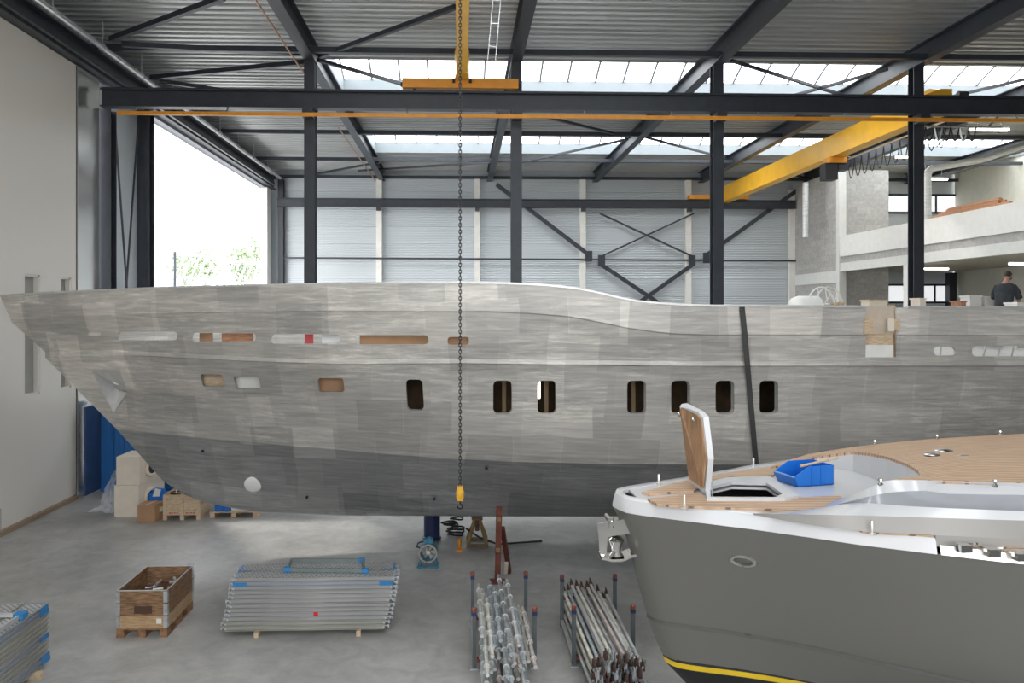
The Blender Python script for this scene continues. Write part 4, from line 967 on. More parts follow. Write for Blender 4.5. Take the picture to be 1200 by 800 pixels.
bo = do_.modifiers.new('b', 'BOOLEAN'); bo.object = c_; bo.solver = 'EXACT'; bpy.context.view_layer.update()
dme = bpy.data.meshes.new_from_object(do_.evaluated_get(bpy.context.evaluated_depsgraph_get())); bpy.data.objects.remove(do_); bpy.data.objects.remove(c_)
dme.transform(Matrix.Translation(-origin_of(sail))); dme.materials.clear(); dme.name = 'moulded_deck'; link('moulded_deck', dme, white, sail)
n = 6
vs = [(v.x, v.y, 3.40) for v in hout]+[(v.x, v.y, 3.455) for v in hout]+[(v.x, v.y, 3.455) for v in hin]+[(v.x, v.y, 3.425) for v in hin]
MB().add(vs, [(a*n+k, a*n+(k+1) % n, (a+1)*n+(k+1) % n, (a+1)*n+k) for a in range(3) for k in range(n)]).build('hatch_coaming', white, sail)
MB().prism([(v.x, v.y, 2.75) for v in hout], (0, 0, -0.03)).build('locker_floor', M('dark_locker', (0.05, 0.05, 0.05), 0.7), sail)
def px_slab(name, P, z, th, mat):
    Q = [at_z(a, b, z) for a, b in P]; return MB().prism([(q.x, q.y, z) for q in Q], (0, 0, -th)).build(name, mat, sail)
t1 = px_slab('teak_foredeck', [(759, 584), (770, 590), (800, 592.3), (880, 595.3), (989, 598.7), (997, 590.5), (984, 580), (931, 583), (877, 585.5), (830, 585.5), (822, 578), (800, 579)], 3.426, 0.024, teak); t1['label'] = 'near teak foredeck strip'
t2 = px_slab('teak_foredeck', [(752, 576.5), (808, 561), (860, 552.5), (905, 546), (930, 541), (905, 556.5), (852, 558.5), (828, 564), (813, 574.5), (800, 575), (760, 578)], 3.426, 0.024, teak); t2['label'] = 'far teak foredeck strip'
TOP = [(1043,561.5,3.74),(1078,557,3.745),(1076,551,3.74),(1062,543,3.73),(1040,535,3.69),(1020,531,3.66),(1000,529,3.62),(960,534,3.52),(925,543.5,3.46),(903,547.5,3.44),(905,545.3,3.44),(947,531.7,3.50),(1000,523.3,3.62),(1060,517,3.68),(1100,513.3,3.72),(1200,508,3.78)]
TW = [at_z(a, b, z) for a, b, z in TOP]
TW += [Vector((9.5, SY+1.45, 3.82)), Vector((12, SY+1.3, 3.8)), Vector((12, SY-1.4, 3.8)), Vector((9.5, SY-1.75, 3.82)), Vector((7.1, SY-1.7, 3.81)), at_z(1200, 565, 3.80), at_z(1110, 562.7, 3.78)]
nT = len(TW)
MB().add([v for v in TW]+[Vector((v.x, v.y, v.z-0.03)) for v in TW], [tuple(range(nT)), tuple(range(nT, 2*nT))[::-1]]+[(i, (i+1) % nT, nT+(i+1) % nT, nT+i) for i in range(nT)]).build('teak_coachroof', teak, sail)
MB().add([Vector((v.x, v.y, v.z-0.03)) for v in TW]+[Vector((v.x, v.y, 3.35)) for v in TW], [tuple(range(nT)), tuple(range(nT, 2*nT))[::-1]]+[(i, (i+1) % nT, nT+(i+1) % nT, nT+i) for i in range(nT)]).build('coachroof', white, sail)
CV = [[(883,603,3.42),(967,617.5,3.42),(1033,624,3.42),(1110,627.5,3.42),(1200,632,3.42)],
      [(883,601.5,3.435),(967,603,3.52),(1033,604.5,3.535),(1110,607,3.55),(1200,609.7,3.567)],
      [(960,597,3.47),(1000,589,3.56),(1067,593,3.60),(1130,596,3.615),(1200,598.7,3.63)],
      [(962,596,3.47),(1013,583,3.62),(1050,576.3,3.66),(1110,575,3.68),(1200,579,3.70)],
      [(975,588,3.48),(1020,571,3.66),(1043,562.5,3.735),(1110,563.5,3.775),(1200,566,3.795)]]
def curve(c):
    P = [at_z(*q) for q in c]; out = []
    for i in range(len(P)-1):
        p0 = P[max(0, i-1)]; p1 = P[i]; p2 = P[i+1]; p3 = P[min(len(P)-1, i+2)]
        for k in range(6):
            t = k/6; out.append(0.5*((2*p1)+(p2-p0)*t+(2*p0-5*p1+4*p2-p3)*t*t+(3*p1-p0-3*p2+p3)*t**3))
    out.append(P[-1]); l = P[-1]
    return out+[l+Vector((1.2, -0.30, 0.01)), l+Vector((2.6, -0.5, 0.015)), l+Vector((7.5, -0.2, 0.0))]
CC = [curve(c) for c in CV]
def loft(name, a, b, mat):
    n = len(CC[a]); MB().add(CC[a]+CC[b], [(i, i+1, n+i+1, n+i) for i in range(n-1)]).build(name, mat, sail, 50)
loft('coaming_side', 0, 1, M('shaded_coaming', (0.36, 0.345, 0.325), 0.45, 0.0, var=0.004, rvar=0.0, detail=1, scale=0.4)); loft('coaming_top', 1, 2, white); loft('cabin_window', 2, 3, M('smoked_acrylic', (0.33, 0.34, 0.37), 0.12, var=0.03, rvar=0.02)); loft('coachroof_side', 3, 4, white)  # coaming side coloured darker to stand in for its shade
P1 = [c for c in CC[0] if c.x > at_z(1000, 620, 3.42).x]
Pa = [v for v in P1 if v.x < 3.8]; Pb = [v for v in P1 if v.x >= 3.7]
MB().prism([(v.x, v.y+0.01, 3.415) for v in Pa]+[(v.x, SY-bs(v.x)+0.155, 3.415) for v in reversed(Pa)], (0, 0, -0.012)).build('side_deck_teak', teak, sail)
MB().prism([(v.x, v.y+0.01, 3.352) for v in Pb]+[(v.x, SY-bs(v.x)+0.09, 3.352) for v in reversed(Pb)], (0, 0, -0.02)).build('side_deck_teak', teak, sail)
CF = [v for v in CC[0] if v.x > 3.76]; n = len(CF); MB().add(CF+[Vector((v.x, v.y, 3.33)) for v in CF], [(i, i+1, n+i+1, n+i) for i in range(n-1)]).build('coaming_foot', MATS['shaded_coaming'], sail, 50)
for i, (px, py) in enumerate([(1130, 645), (1163, 650), (1196, 655)]):
    q = at_z(px, py, 3.34)
    MB().box((q.x-0.05, q.y-0.04, 3.335), (q.x+0.04, q.y+0.03, 3.39)).box((q.x-0.05, q.y+0.03, 3.375), (q.x+0.13, q.y+0.06, 3.39)).build('deck_cleat', chrome, sail)
for (px, py, h) in [(802, 597, 0.13), (1022, 626, 0.11), (772, 567, 0.10), (883, 546, 0.09)]:
    q = at_z(px, py, 3.405); st_ = MB().lathe([(0.028, 0), (0.028, 0.012), (0.013, 0.014), (0.013, h), (0.010, h+0.004)], 10, q).build('stanchion_pin', M('pin_metal', (0.72, 0.70, 0.66), 0.3, 0.6), sail, 40)
for (px, py, z) in [(1032, 567.5, 3.70), (1166, 569, 3.79), (1025, 520.5, 3.65), (1098, 514.2, 3.72), (1172, 509.5, 3.765)]:
    q = at_z(px, py, z); MB().lathe([(0.022, -0.01), (0.022, 0.01), (0.012, 0.014), (0.012, 0.03), (0.022, 0.036), (0.02, 0.05)], 10, q).build('deck_fitting', chrome, sail, 40)
for (px, py, rx, ry) in [(1092, 532.5, 0.08, 0.07), (1106, 528, 0.10, 0.06), (1132, 535, 0.10, 0.06)]:
    q = at_z(px, py, 3.75); MB().ell((q.x, q.y, q.z), rx, ry, 0.02, 14, 6).build('deck_plate', brushed, sail, 40)
def sail_b(X, z):
    L_ = []
    for k in range(len(HL)):
        if X > HL[k][1]: v = hl(k, (X-HL[k][1])/(XEND-HL[k][1])); L_.append((v.z, v.y))
    L_.sort(); return interp(z, L_)
yb = 7.0
for _ in range(30):
    q = at_Y(871, 657, yb); yb = 0.5*yb+0.5*(SY-sail_b(q.x, q.z))
best, zz = q.x, q.z; e_ = 0.02
tx = Vector((2*e_, -(sail_b(best+e_, zz)-sail_b(best-e_, zz)), 0)); tz_ = Vector((0, -(sail_b(best, zz+e_)-sail_b(best, zz-e_)), 2*e_))
nv = tx.cross(tz_).normalized()
if nv.y > 0: nv = -nv
fr_ = MB().torus((0, 0, 0), 0.075, 0.016, 'z', 22, 6); pl_ = MB().ell((0, 0, 0), 0.07, 0.07, 0.012, 18, 6)
txn = tx.normalized(); R3 = Matrix((txn, nv.cross(txn), nv)).transposed()
for b_, nm, mt in ((fr_, 'hawse_rim', brushed), (pl_, 'hawse_plate', M('dark_chrome', (0.2, 0.2, 0.19), 0.2, 0.9))):
    for i in range(len(b_.v)):
        v = b_.v[i]; b_.v[i] = R3 @ Vector((v.x*1.35, v.y*0.62, v.z))+Vector((best, yb, zz))+nv*0.004
    b_.build(nm, mt, sail, 50)
# opened hatch lid: teak-faced, white edged
zb = 3.46
Lf = [at_Y(px, py, 7.85) for px, py in ((808, 565), (796.5, 476), (799, 473))]; Ln = [at_Y(px, py, 7.36) for px, py in ((818, 483), (826, 490), (832, 538), (828, 578))]
out = [Lf[0], Lf[1], at_Y(799, 473, 7.83), at_Y(818, 482.5, 7.46), at_Y(824, 489, 7.38), at_Y(830, 538, 7.33), at_Y(826, 578, 7.37)]
nrm = (out[1]-out[0]).cross(out[6]-out[0]).normalized()
if nrm.x > 0: nrm = -nrm
lid = MB().prism([v-nrm*0.0 for v in out], -nrm*0.055).build('hatch_lid', white, sail); lid['label'] = 'opened hatch lid standing upright'
c = sum(out, Vector())/7
inn = [c+(v-c)*0.90+nrm*0.002 for v in out]; teakv = wood('teak_lid', (0.30, 0.165, 0.085), (0.47, 0.29, 0.165), (9, 9, 1.2), 4)
subpart(MB().prism(inn, nrm*0.012), 'teak_facing', teakv, lid)
for px, py, Y in ((799, 485, 7.8), (816, 492, 7.5)):
    q = at_Y(px, py, Y)+nrm*0.03; subpart(MB().ell(q, 0.015, 0.035, 0.03, 8, 6), 'lid_catch', chrome, lid)
MB().tube(at_Y(834, 563, 7.36), at_Y(835, 582, 7.36), 0.007, 6).build('lid_stay', galv, sail)
# bow fitting with anchor roller
bf = MB(); q = lambda px, py, Y: at_Y(px, py, Y)
for Y in (SY-0.13, SY+0.10):
    P = [q(700, 613, Y), q(722, 610, Y), q(741, 606, Y), q(744, 624, Y), q(712, 629, Y), q(711, 650, Y), q(703, 649, Y)]
    MB().prism(P, (0, 0.018, 0)).build('bow_roller_cheek', chrome, sail)
P = [q(703, 650, SY), q(715, 653, SY), q(728, 652.5, SY), q(738, 648, SY), q(750, 646, SY)]
mb = MB()
for a, b in zip(P, P[1:]): mb.bar(a, b, 0.20, 0.025, up=(0, 0, 1))
mb.build('bobstay_plate', chrome, sail)
a, b = q(726, 629, SY), q(722, 652, SY)
MB().lathe([(0.035, 0), (0.07, 0.02), (0.045, 0.06), (0.055, 0.12), (0.075, 0.17), (0.05, 0.20)], 14, (b.x, SY-0.02, b.z)).build('anchor_roller', chrome, sail, 40)
a = q(714, 609, SY-0.02); MB().tube((a.x, SY-0.16, a.z), (a.x, SY+0.14, a.z), 0.025, 10).tube((a.x, SY-0.12, a.z-0.05), (a.x, SY-0.12, a.z+0.05), 0.03, 10).build('roller_pin', chrome, sail, 40)
# blue parts bin on the white deck
bx = at_z(935, 570.5, 3.405); b2_ = at_z(977, 567.5, 3.405); ux = (b2_-bx); ln = ux.length; ang = math.atan2(ux.y, ux.x)
bin_ = thing('parts_bin', 'blue open-fronted plastic parts bin standing on the white yacht deck', 'bin', (bx.x, bx.y, 3.405), rz=ang)
W_, D_, H_ = ln, 0.33, 0.20
tk = 0.008
bmx = MB(); bmx.box((0, 0, 0), (W_, D_, tk)); bmx.box((W_-tk, 0, 0), (W_, D_, H_))
for y in (0, D_-tk): bmx.prism([(0, y, 0), (W_, y, 0), (W_, y, H_), (0.13, y, H_), (0.0, y, H_*0.62), (-0.05, y, H_*0.5)], (0, tk, 0))
bmx.prism([(0, 0, 0), (-0.05, 0, H_*0.5), (-0.045+tk, 0, H_*0.5), (tk, 0, 0)], (0, D_, 0))
bmx.local('body', bluepl, bin_)
for x in (0.16, 0.27): MB().box((x, -0.008, 0), (x+0.012, 0, H_)).local('rib', bluepl, bin_)
MB().box((-0.055, -0.004, H_*0.48), (-0.04, D_+0.004, H_*0.53)).local('front_lip', M('pale_blue_plastic', (0.25, 0.45, 0.75), 0.4), bin_)
solo(MB().tube(at_z(938, 546, 3.62), at_z(982, 536, 3.66), 0.012, 6), 'wooden_stick', pine, 'thin wooden stick lying across the blue parts bin', 'stick')
# cradle posts carrying the grey yacht (below the frame)
for i, (x, s) in enumerate([(5.0, -1), (5.0, 1), (9.5, -1), (9.5, 1)]):
    y = SY+s*1.45
    solo(MB().bar((x, y+s*0.75, 0), (x, y+s*0.22, 1.08), 0.10).box((x-0.3, y+s*0.75-0.3, 0), (x+0.3, y+s*0.75+0.3, 0.04)), 'cradle_post', redox, 'red oxide cradle post propping the grey sailing yacht', 'post', 'cradle posts')

# ================================================================== floor things
def pallet(name, lab, x0, y0, x1, y1, h=0.144, mat=pallet_w, rz=0):
    t = thing(name, lab, 'pallet', ((x0+x1)/2, (y0+y1)/2, 0), rz=rz); w, d = (x1-x0)/2, (y1-y0)/2
    for k in range(5):
        y = -d+(2*d-0.12)*k/4; MB().box((-w, y, h-0.022), (w, y+0.12, h)).local('deck_board', mat, t)
    for x in (-w, -0.06, w-0.12):
        MB().box((x, -d, 0), (x+0.12, d, 0.02)).local('bottom_board', mat, t)
        for y in (-d, -0.07, d-0.14): MB().box((x, y, 0.02), (x+0.12, y+0.14, h-0.022)).local('block', mat, t)
    return t
cx0, cx1, cyA, cyB = -5.47, -4.67, 12.40, 13.58
pallet('pallet', 'euro pallet under the brown collar crate on the open floor', cx0, cyA, cx1, cyB)
crt = thing('collar_crate', 'open brown wooden collar crate with steel corner hinges on the floor', 'crate', ((cx0+cx1)/2, (cyA+cyB)/2, 0.145))
for k in range(3):
    z0, z1 = 0.146+0.2*k, 0.342+0.2*k; m_ = crate_l if k == 0 else crate_w
    MB().box((cx0, cyA, z0), (cx1, cyA+0.02, z1)).build('board', m_, crt); MB().box((cx0, cyB-0.02, z0), (cx1, cyB, z1)).build('board', m_, crt)
    MB().box((cx0, cyA+0.02, z0), (cx0+0.02, cyB-0.02, z1)).build('board', m_, crt); MB().box((cx1-0.02, cyA+0.02, z0), (cx1, cyB-0.02, z1)).build('board', m_, crt)
    for x, s in ((cx0, 1), (cx1, -1)):
        for y, sy in ((cyA, -1), (cyB, 1)):
            MB().box((min(x-s*.004, x+s*0.06), y+sy*0.003-0.002, z0+0.01), (max(x-s*.004, x+s*0.06), y+sy*0.003+0.002, z1-0.01)).box((x-s*0.006, min(y, y-sy*0.06), z0+0.01), (x-s*0.002, max(y, y-sy*0.06), z1-0.01)).build('hinge', galv, crt)
for s_ in ((cx0, cyA, cx1, cyA+0.02), (cx0, cyA+.02, cx0+0.02, cyB-.02), (cx1-0.02, cyA+.02, cx1, cyB-.02)):
    MB().box((s_[0], s_[1], 0.742), (s_[2], s_[3], 0.752)).build('top_edge', galv2, crt)
MB().box((cx1-0.17, cyA-0.003, 0.22), (cx1-0.09, cyA-0.001, 0.30)).build('paper_label', whitep, crt)
MB().box((cx0+0.28, cyA-0.003, 0.38), (cx0+0.56, cyA-0.001, 0.50)).build('stencil_patch', M('stencil_dark', (0.07, 0.035, 0.02), 0.7), crt)
rnd = random.Random(3)
for k in range(22):
    x, y = rnd.uniform(cx0+0.2, cx1-0.2), rnd.uniform(cyA+0.45, cyB-0.2); a = rnd.uniform(0, 6.28); l = rnd.uniform(0.12, 0.3); z = 0.24+0.019*k
    d = Vector((math.cos(a)*l*0.55, math.sin(a)*l, rnd.uniform(-.04, .06)))
    p, q = Vector((x, y, z))-d/2, Vector((x, y, z))+d/2
    p.x = min(max(p.x, cx0+.06), cx1-.06); q.x = min(max(q.x, cx0+.06), cx1-.06); p.y = max(p.y, cyA+.08); q.y = min(q.y, cyB-.08)
    solo(MB().tube(p, q, 0.024, 8), 'scaffold_fitting', [galv, galv2, rusty][k % 3], 'loose metal scaffold fitting lying in the brown collar crate', 'fitting', 'fittings in the collar crate', 30)
solo(MB().path([(cx1-0.10, cyB-0.02, 0.78), (cx1+0.01, cyB-0.05, 0.80), (cx1+0.03, cyB-0.06, 0.7), (cx1+0.05, cyB-0.07, 0.35)], 0.012, 6), 'hanging_strap', galv2, 'grey strap hooked over the far corner of the brown crate', 'strap')

# scaffold planks -------------------------------------------------
perf = M('perforated_steel', (0.60, 0.61, 0.61), 0.42, 0.6, var=0.1, scale=6)
N, L, p = nodes(perf)
tc = N.new('ShaderNodeTexCoord'); mp = N.new('ShaderNodeMapping'); mp.inputs['Scale'].default_value = (14, 22, 1); mp.inputs['Rotation'].default_value = (0, 0, 0.5); L.new(tc.outputs['Object'], mp.inputs[0])
vo = N.new('ShaderNodeTexVoronoi'); vo.voronoi_dimensions = '2D'; vo.inputs['Randomness'].default_value = 0.0; vo.inputs['Scale'].default_value = 1; L.new(mp.outputs[0], vo.inputs['Vector'])
vr = N.new('ShaderNodeValToRGB'); vr.color_ramp.interpolation = 'CONSTANT'; vr.color_ramp.elements[0].color = (0.10, 0.10, 0.10, 1); vr.color_ramp.elements[1].position = 0.24; L.new(vo.outputs['Distance'], vr.inputs[0])
mx = N.new('ShaderNodeMixRGB'); mx.blend_type = 'MULTIPLY'; mx.inputs[0].default_value = 1; L.new(p.inputs['Base Color'].links[0].from_socket, mx.inputs[1]); L.new(vr.outputs[0], mx.inputs[2]); L.new(mx.outputs[0], p.inputs['Base Color'])
def plank_proto(length, name, label, group, endm, sidem):
    t = thing(name, label, 'scaffold plank', (0, 0, 0), group); w, h = 0.32, 0.066; l = length
    MB().box((0.03, 0.02, h-0.004), (l-0.03, w-0.02, h)).local('perforated_top', perf, t)
    for y in (0, w-0.02):
        s_ = 1 if y == 0 else -1; ya = y if y == 0 else y+0.02
        P_ = [(ya, 0), (ya+s_*0.03, 0), (ya+s_*0.03, 0.006), (ya+s_*0.006, 0.010), (ya+s_*0.016, 0.018), (ya+s_*0.016, h-0.02), (ya, h-0.008), (ya, h), (ya+s_*0.022, h), (ya+s_*0.022, 0.012), (ya+s_*0.02, 0.006)]
        P_ = [(ya, 0), (ya+s_*0.03, 0), (ya+s_*0.03, h), (ya, h), (ya, h-0.012), (ya+s_*0.024, h-0.020), (ya+s_*0.024, 0.014), (ya, 0.008)]
        MB().prism([(0, a_, b_) for a_, b_ in P_], (l, 0, 0)).local('side_channel', sidem, t)
    for x, s in ((0.0, -1), (l, 1)):
        xa, xb = (x, x+0.03) if s < 0 else (x-0.03, x)
        if endm is bluep: MB().box((x if s < 0 else x-0.22, -0.003, 0.0), (x+0.22 if s < 0 else x, 0.0, h)).local('painted_end', bluep, t)
        e = MB().box((xa, 0.02, 0.0), (xb, w-0.02, h)).local('end_cap', endm, t)
        for y in (0.05, w-0.09):
            MB().box((min(x, x+s*0.05), y, 0.03), (max(x, x+s*0.05), y+0.035, 0.05)).box((min(x+s*0.05, x+s*0.07), y, 0.005), (max(x+s*0.05, x+s*0.07), y+0.035, 0.06)).local('hook', galv, t)
    return t
ORD = ['first', 'second', 'third', 'fourth', 'fifth', 'sixth', 'seventh', 'eighth', 'ninth', 'tenth', 'eleventh', 'twelfth']
PS = [M('plank_side_grey', (0.40, 0.40, 0.395), 0.45, 0.5, var=0.22, scale=3, stretch=(0.4, 1, 5)), M('plank_side_bluish', (0.36, 0.39, 0.43), 0.45, 0.5, var=0.2, scale=3, stretch=(0.4, 1, 5)), M('plank_side_olive', (0.40, 0.40, 0.36), 0.5, 0.45, var=0.2, scale=3, stretch=(0.4, 1, 5))]
def stack(x0, y0, rz, rows, cols, length, name, label, group, pitch, lean, seedv, rowname, z0=0.09):
    rnd = random.Random(seedv); protos = [plank_proto(length, name, label, group, m_, s_) for m_, s_ in ((galv2, PS[0]), (bluep, PS[1]), (galv2, PS[2]))]
    used = [False, False, False]; R = Matrix.Rotation(rz, 3, 'Z')
    for r in range(rows):
        for c_ in range(cols):
            k = rnd.choice([0, 0, 1, 1, 2, 2])
            t = protos[k] if not used[k] else copy_tree(protos[k]); used[k] = True
            v = R @ Vector((lean*r+rnd.uniform(-0.02, 0.02), c_*0.345+rnd.uniform(-0.008, 0.008), 0))
            t.location = (x0+v.x, y0+v.y, z0+pitch*r); t.rotation_euler = (0, 0, rz)
            t['label'] = '%s, %s, %s' % (label, ORD[r]+' layer up' if 0 < r < rows-1 else ('bottom layer' if r == 0 else 'top layer'), rowname[c_])
for x in (-3.25, -1.63):
    solo(MB().box((x-0.035, 12.32, 0), (x+0.035, 13.12, 0.088)), 'timber_batten', pine, 'pale timber batten under the %s end of the middle plank stack' % ('left' if x < -2.5 else 'right'), 'batten')
stack(-3.76, 12.38, 0, 12, 2, 2.55, 'scaffold_plank', 'scaffold plank in the stack right of the brown crate', 'planks in the middle stack', 0.0705, 0.012, 5, ['front row', 'back row'])
ft = thing('trapdoor_deck', 'empty grey deck frame with blue corners on top of the middle plank stack', 'frame', (-2.6, 12.6, 0.94))
zf = 0.942
fA = [at_z(*q, zf+0.03) for q in ((337, 667), (428, 668.5), (424, 656.5), (341, 656.5))]
for a, b in zip(fA, fA[1:]+fA[:1]): MB().bar(a, b, 0.03, 0.06).build('frame_bar', M('frame_grey_green', (0.20, 0.24, 0.23), 0.5, 0.3), ft)
for a in (fA[0], fA[1], fA[2]): MB().box((a.x-0.05, a.y-0.035, zf), (a.x+0.05, a.y+0.035, zf+0.068)).build('corner', bluep, ft)
solo(MB().box((-2.35, 12.372, 0.32), (-2.28, 12.378, 0.38)), 'red_mark', M('red_tape', (0.7, 0.02, 0.03), 0.5), 'red tape mark on the front of the middle plank stack', 'tape')
# stack at the lower left, planks running away from the camera
solo(MB().box((-6.95, 11.02, 0), (-5.92, 11.12, 0.088)), 'timber_batten', pine, 'pale timber batten sticking out under the lower left plank stack', 'batten')
solo(MB().box((-6.95, 9.3, 0), (-6.0, 9.4, 0.088)), 'timber_batten', pine, 'near timber batten below the lower left plank stack', 'batten')
stack(-6.02, 8.92, math.pi/2, 12, 3, 2.55, 'scaffold_plank', 'scaffold plank in the lower left corner stack', 'planks in the lower left stack', 0.0705, -0.004, 9, ['right row', 'middle row', 'left row'])
ft2 = thing('trapdoor_deck', 'empty grey deck frame on top of the lower left plank stack', 'frame', (-6.4, 10.3, 0.94))
for a, b in (((-6.1, 9.0), (-6.1, 10.9)), ((-6.45, 9.0), (-6.45, 10.9)), ((-6.1, 10.9), (-6.45, 10.9))): MB().bar((a[0], a[1], zf+0.03), (b[0], b[1], zf+0.03), 0.03, 0.06).build('frame_bar', galv2, ft2)
MB().box((-6.17, 10.8, zf), (-6.03, 10.93, zf+0.075)).build('corner', bluep, ft2)

# tube racks ------------------------------------------------------
def rack(x0, x1, y0, y1, lab, h=0.84):
    t = thing('tube_rack', lab, 'rack', ((x0+x1)/2, (y0+y1)/2, 0))
    for x in (x0, x1):
        for y in (y0, y1):
            po = MB().box((x-0.028, y-0.028, 0.02), (x+0.028, y+0.028, h)).build('post', M('rack_post_grey', (0.13, 0.15, 0.16), 0.5, 0.4), t)
            subpart(MB().box((x-0.034, y-0.034, h-0.07), (x+0.034, y+0.034, h-0.02)), 'blue_band', navy, po)
            subpart(MB().lathe([(0.03, -0.02), (0.038, 0.0), (0.038, 0.035), (0.02, 0.045)], 10, (x, y, h)), 'cap', capred, po)
            subpart(MB().box((x-0.06, y-0.06, 0), (x+0.06, y+0.06, 0.02)), 'foot', galv, po)
    for y in (y0, y1): MB().box((x0+0.035, y-0.03, 0.10), (x1-0.035, y+0.03, 0.16)).build('cross_bar', redox, t)
    for x in (x0, x1): MB().box((x-0.025, y0+0.035, 0.10), (x+0.025, y1-0.035, 0.16)).build('side_bar', galv2, t)
    return t
rack(0.20, 1.08, 11.17, 12.7, 'steel tube rack with capped posts holding the rosette standards')
rack(1.66, 2.53, 11.2, 12.52, 'steel tube rack with red-capped posts holding the plain tubes')
rnd = random.Random(11)
tmats = [galv2, bluetube, pinktube, galv2, creamtube, bluetube, galv]
ros = MB().lathe([(0.024, -0.004), (0.044, -0.004), (0.044, 0.004), (0.024, 0.004)], 10, (0, 0, 0), 'y', cap=False).mesh('rosette'); ros.materials.append(galv2)
clr = {}
def standard(x, y0, L_, z, dx, k, lab, grp):
    t = thing('scaffold_standard', lab, 'scaffold tube', (x, y0, z), grp)
    key = (round(L_, 1), k % 7)
    if key not in clr:
        m_ = MB().tube((0, 0, 0), (0, L_, 0), 0.0265, 8).mesh('tube', (0, 0, 0), 30); m_.materials.append(tmats[k % 7]); clr[key] = m_
    link('tube', clr[key], None, t)
    n = int(L_/0.5)
    for i in range(n): link('rosette', ros, None, t, (0, 0.25+0.5*i, 0))
    t.rotation_euler = (0, 0, -dx); return t
zz0 = 0.19
for lay in range(5):
    nT_ = [6, 6, 5, 6, 5][lay]
    for i in range(nT_):
        x = 0.30+(0.68*(i+0.5*(lay % 2 == 1)*0.9)/5.6)+rnd.uniform(-0.015, 0.015)
        if x > 1.0: x = 1.0
        L_ = rnd.choice([2.0, 2.5, 3.0, 3.0]); far_ = 12.75+rnd.uniform(-0.1, 0.35) if L_ > 2.2 else rnd.uniform(11.9, 12.8)
        z = zz0+lay*0.13; standard(x, far_-L_, L_, z, rnd.uniform(-0.008, 0.012), lay*6+i, 'scaffold standard with rosettes in the rack below the red prop' + (', %s from left on top' % ORD[i] if lay == 4 else ''), 'rosette standards in the rack')
head = MB().box((-0.022, -0.09, -0.045), (0.022, 0.0, 0.045)).box((-0.008, -0.12, -0.03), (0.008, -0.02, 0.09)).mesh('wedge_head'); head.materials.append(rusty); head2 = head.copy(); head2.materials.clear(); head2.materials.append(galv)
wed = MB().bar((-0.01, -0.06, -0.09), (0.03, -0.10, 0.12), 0.012, 0.02).mesh('wedge_pin'); wed.materials.append(galv)
for lay in range(6):
    nT_ = [8, 9, 8, 9, 8, 5][lay]
    for i in range(nT_):
        x = 1.755+0.66*(i+0.3*(lay % 2))/8.4+(0.12 if lay == 5 else 0)+rnd.uniform(-0.01, 0.01); x = min(x, 2.44)
        L_ = 2.5; y0 = 10.05+rnd.uniform(-0.12, 0.12); z = 0.19+lay*0.098
        t = thing('scaffold_ledger', 'scaffold ledger tube with rusty wedge heads in the right rack'+(', %s from left on top' % ORD[i] if lay == 5 else ''), 'scaffold tube', (x, y0, z), 'ledger tubes in the right rack')
        key = ('l', (lay*9+i) % 7)
        if key not in clr:
            m_ = MB().tube((0, 0, 0), (0, L_, 0), 0.0265, 8).mesh('tube', (0, 0, 0), 30); m_.materials.append([galv2, creamtube, bluetube, galv2, creamtube, galv, pinktube][key[1]]); clr[key] = m_
        link('tube', clr[key], None, t); link('wedge_head', head2 if (i+lay) % 3 == 0 else head, None, t); o = link('wedge_pin', wed, None, t); 
        o2 = link('wedge_head', head, None, t, (0, L_, 0)); o2.rotation_euler = (0, 0, math.pi)
        t.rotation_euler = (0, 0, [0.02, -0.008, 0.015, -0.004, 0.018, 0.028][lay])
for i in range(6):
    x = 1.95+0.085*i
    solo(MB().tube((x, 9.0, 0.19+0.0*i), (x+0.02, 9.88, 0.19), 0.0265, 8), 'blue_tube', bluep if i % 3 else creamtube, 'short %s tube lying at the near end of the right rack' % ('blue' if i % 3 else 'pale'), 'scaffold tube', 'short tubes below the right rack', 30)
solo(MB().box((1.85, 9.3, 0), (2.5, 9.4, 0.16)), 'timber_batten', crate_w, 'dark timber batten under the short blue tubes', 'batten')

# under the hull ---------------------------------------------------
q = at_z(507, 624.5, 0); keel_z = lambda X: hull_b(X, 0) and 0
def keelz(X): return lpt(5, X)[1]
zk = keelz(q.x)
dr = thing('drum_support', 'dark blue steel drum standing under the bare hull keel', 'drum', (q.x, HY+0.55, 0))
MB().lathe([(0.20, 0), (0.20, 0.05), (0.185, 0.06), (0.185, zk-0.03), (0.19, zk-0.005)], 20, (q.x, HY+0.55, 0)).build('drum', navy, dr, 40); MB().torus((q.x, HY+0.55, 0.03), 0.20, 0.02).build('foot_ring', navy, dr, 40)
q = at_z(559.5, 642, 0); tz = lpt(5, q.x)[1]; ty = q.y+0.30
ts = thing('hull_trestle', 'brown steel trestle carrying the bare hull', 'trestle', (q.x, ty, 0))
MB().box((q.x-0.24, q.y, 0), (q.x+0.24, q.y+0.08, 0.07)).box((q.x-0.24, q.y+0.52, 0), (q.x+0.24, q.y+0.60, 0.07)).box((q.x-0.24, q.y+.08, 0), (q.x-0.17, q.y+0.52, 0.06)).box((q.x+0.17, q.y+.08, 0), (q.x+0.24, q.y+0.52, 0.06)).build('base_frame', M('brown_steel', (0.16, 0.11, 0.06), 0.6, var=0.3), ts)
tzz = 1.0
tops = lpt(4, q.x); 
def bottom_z(X, b):
    b4, z4 = lpt(4, X); z5 = lpt(5, X)[1]; return z5+(z4-z5)*b/b4
tz = bottom_z(q.x, max(0, HY-ty))-0.06
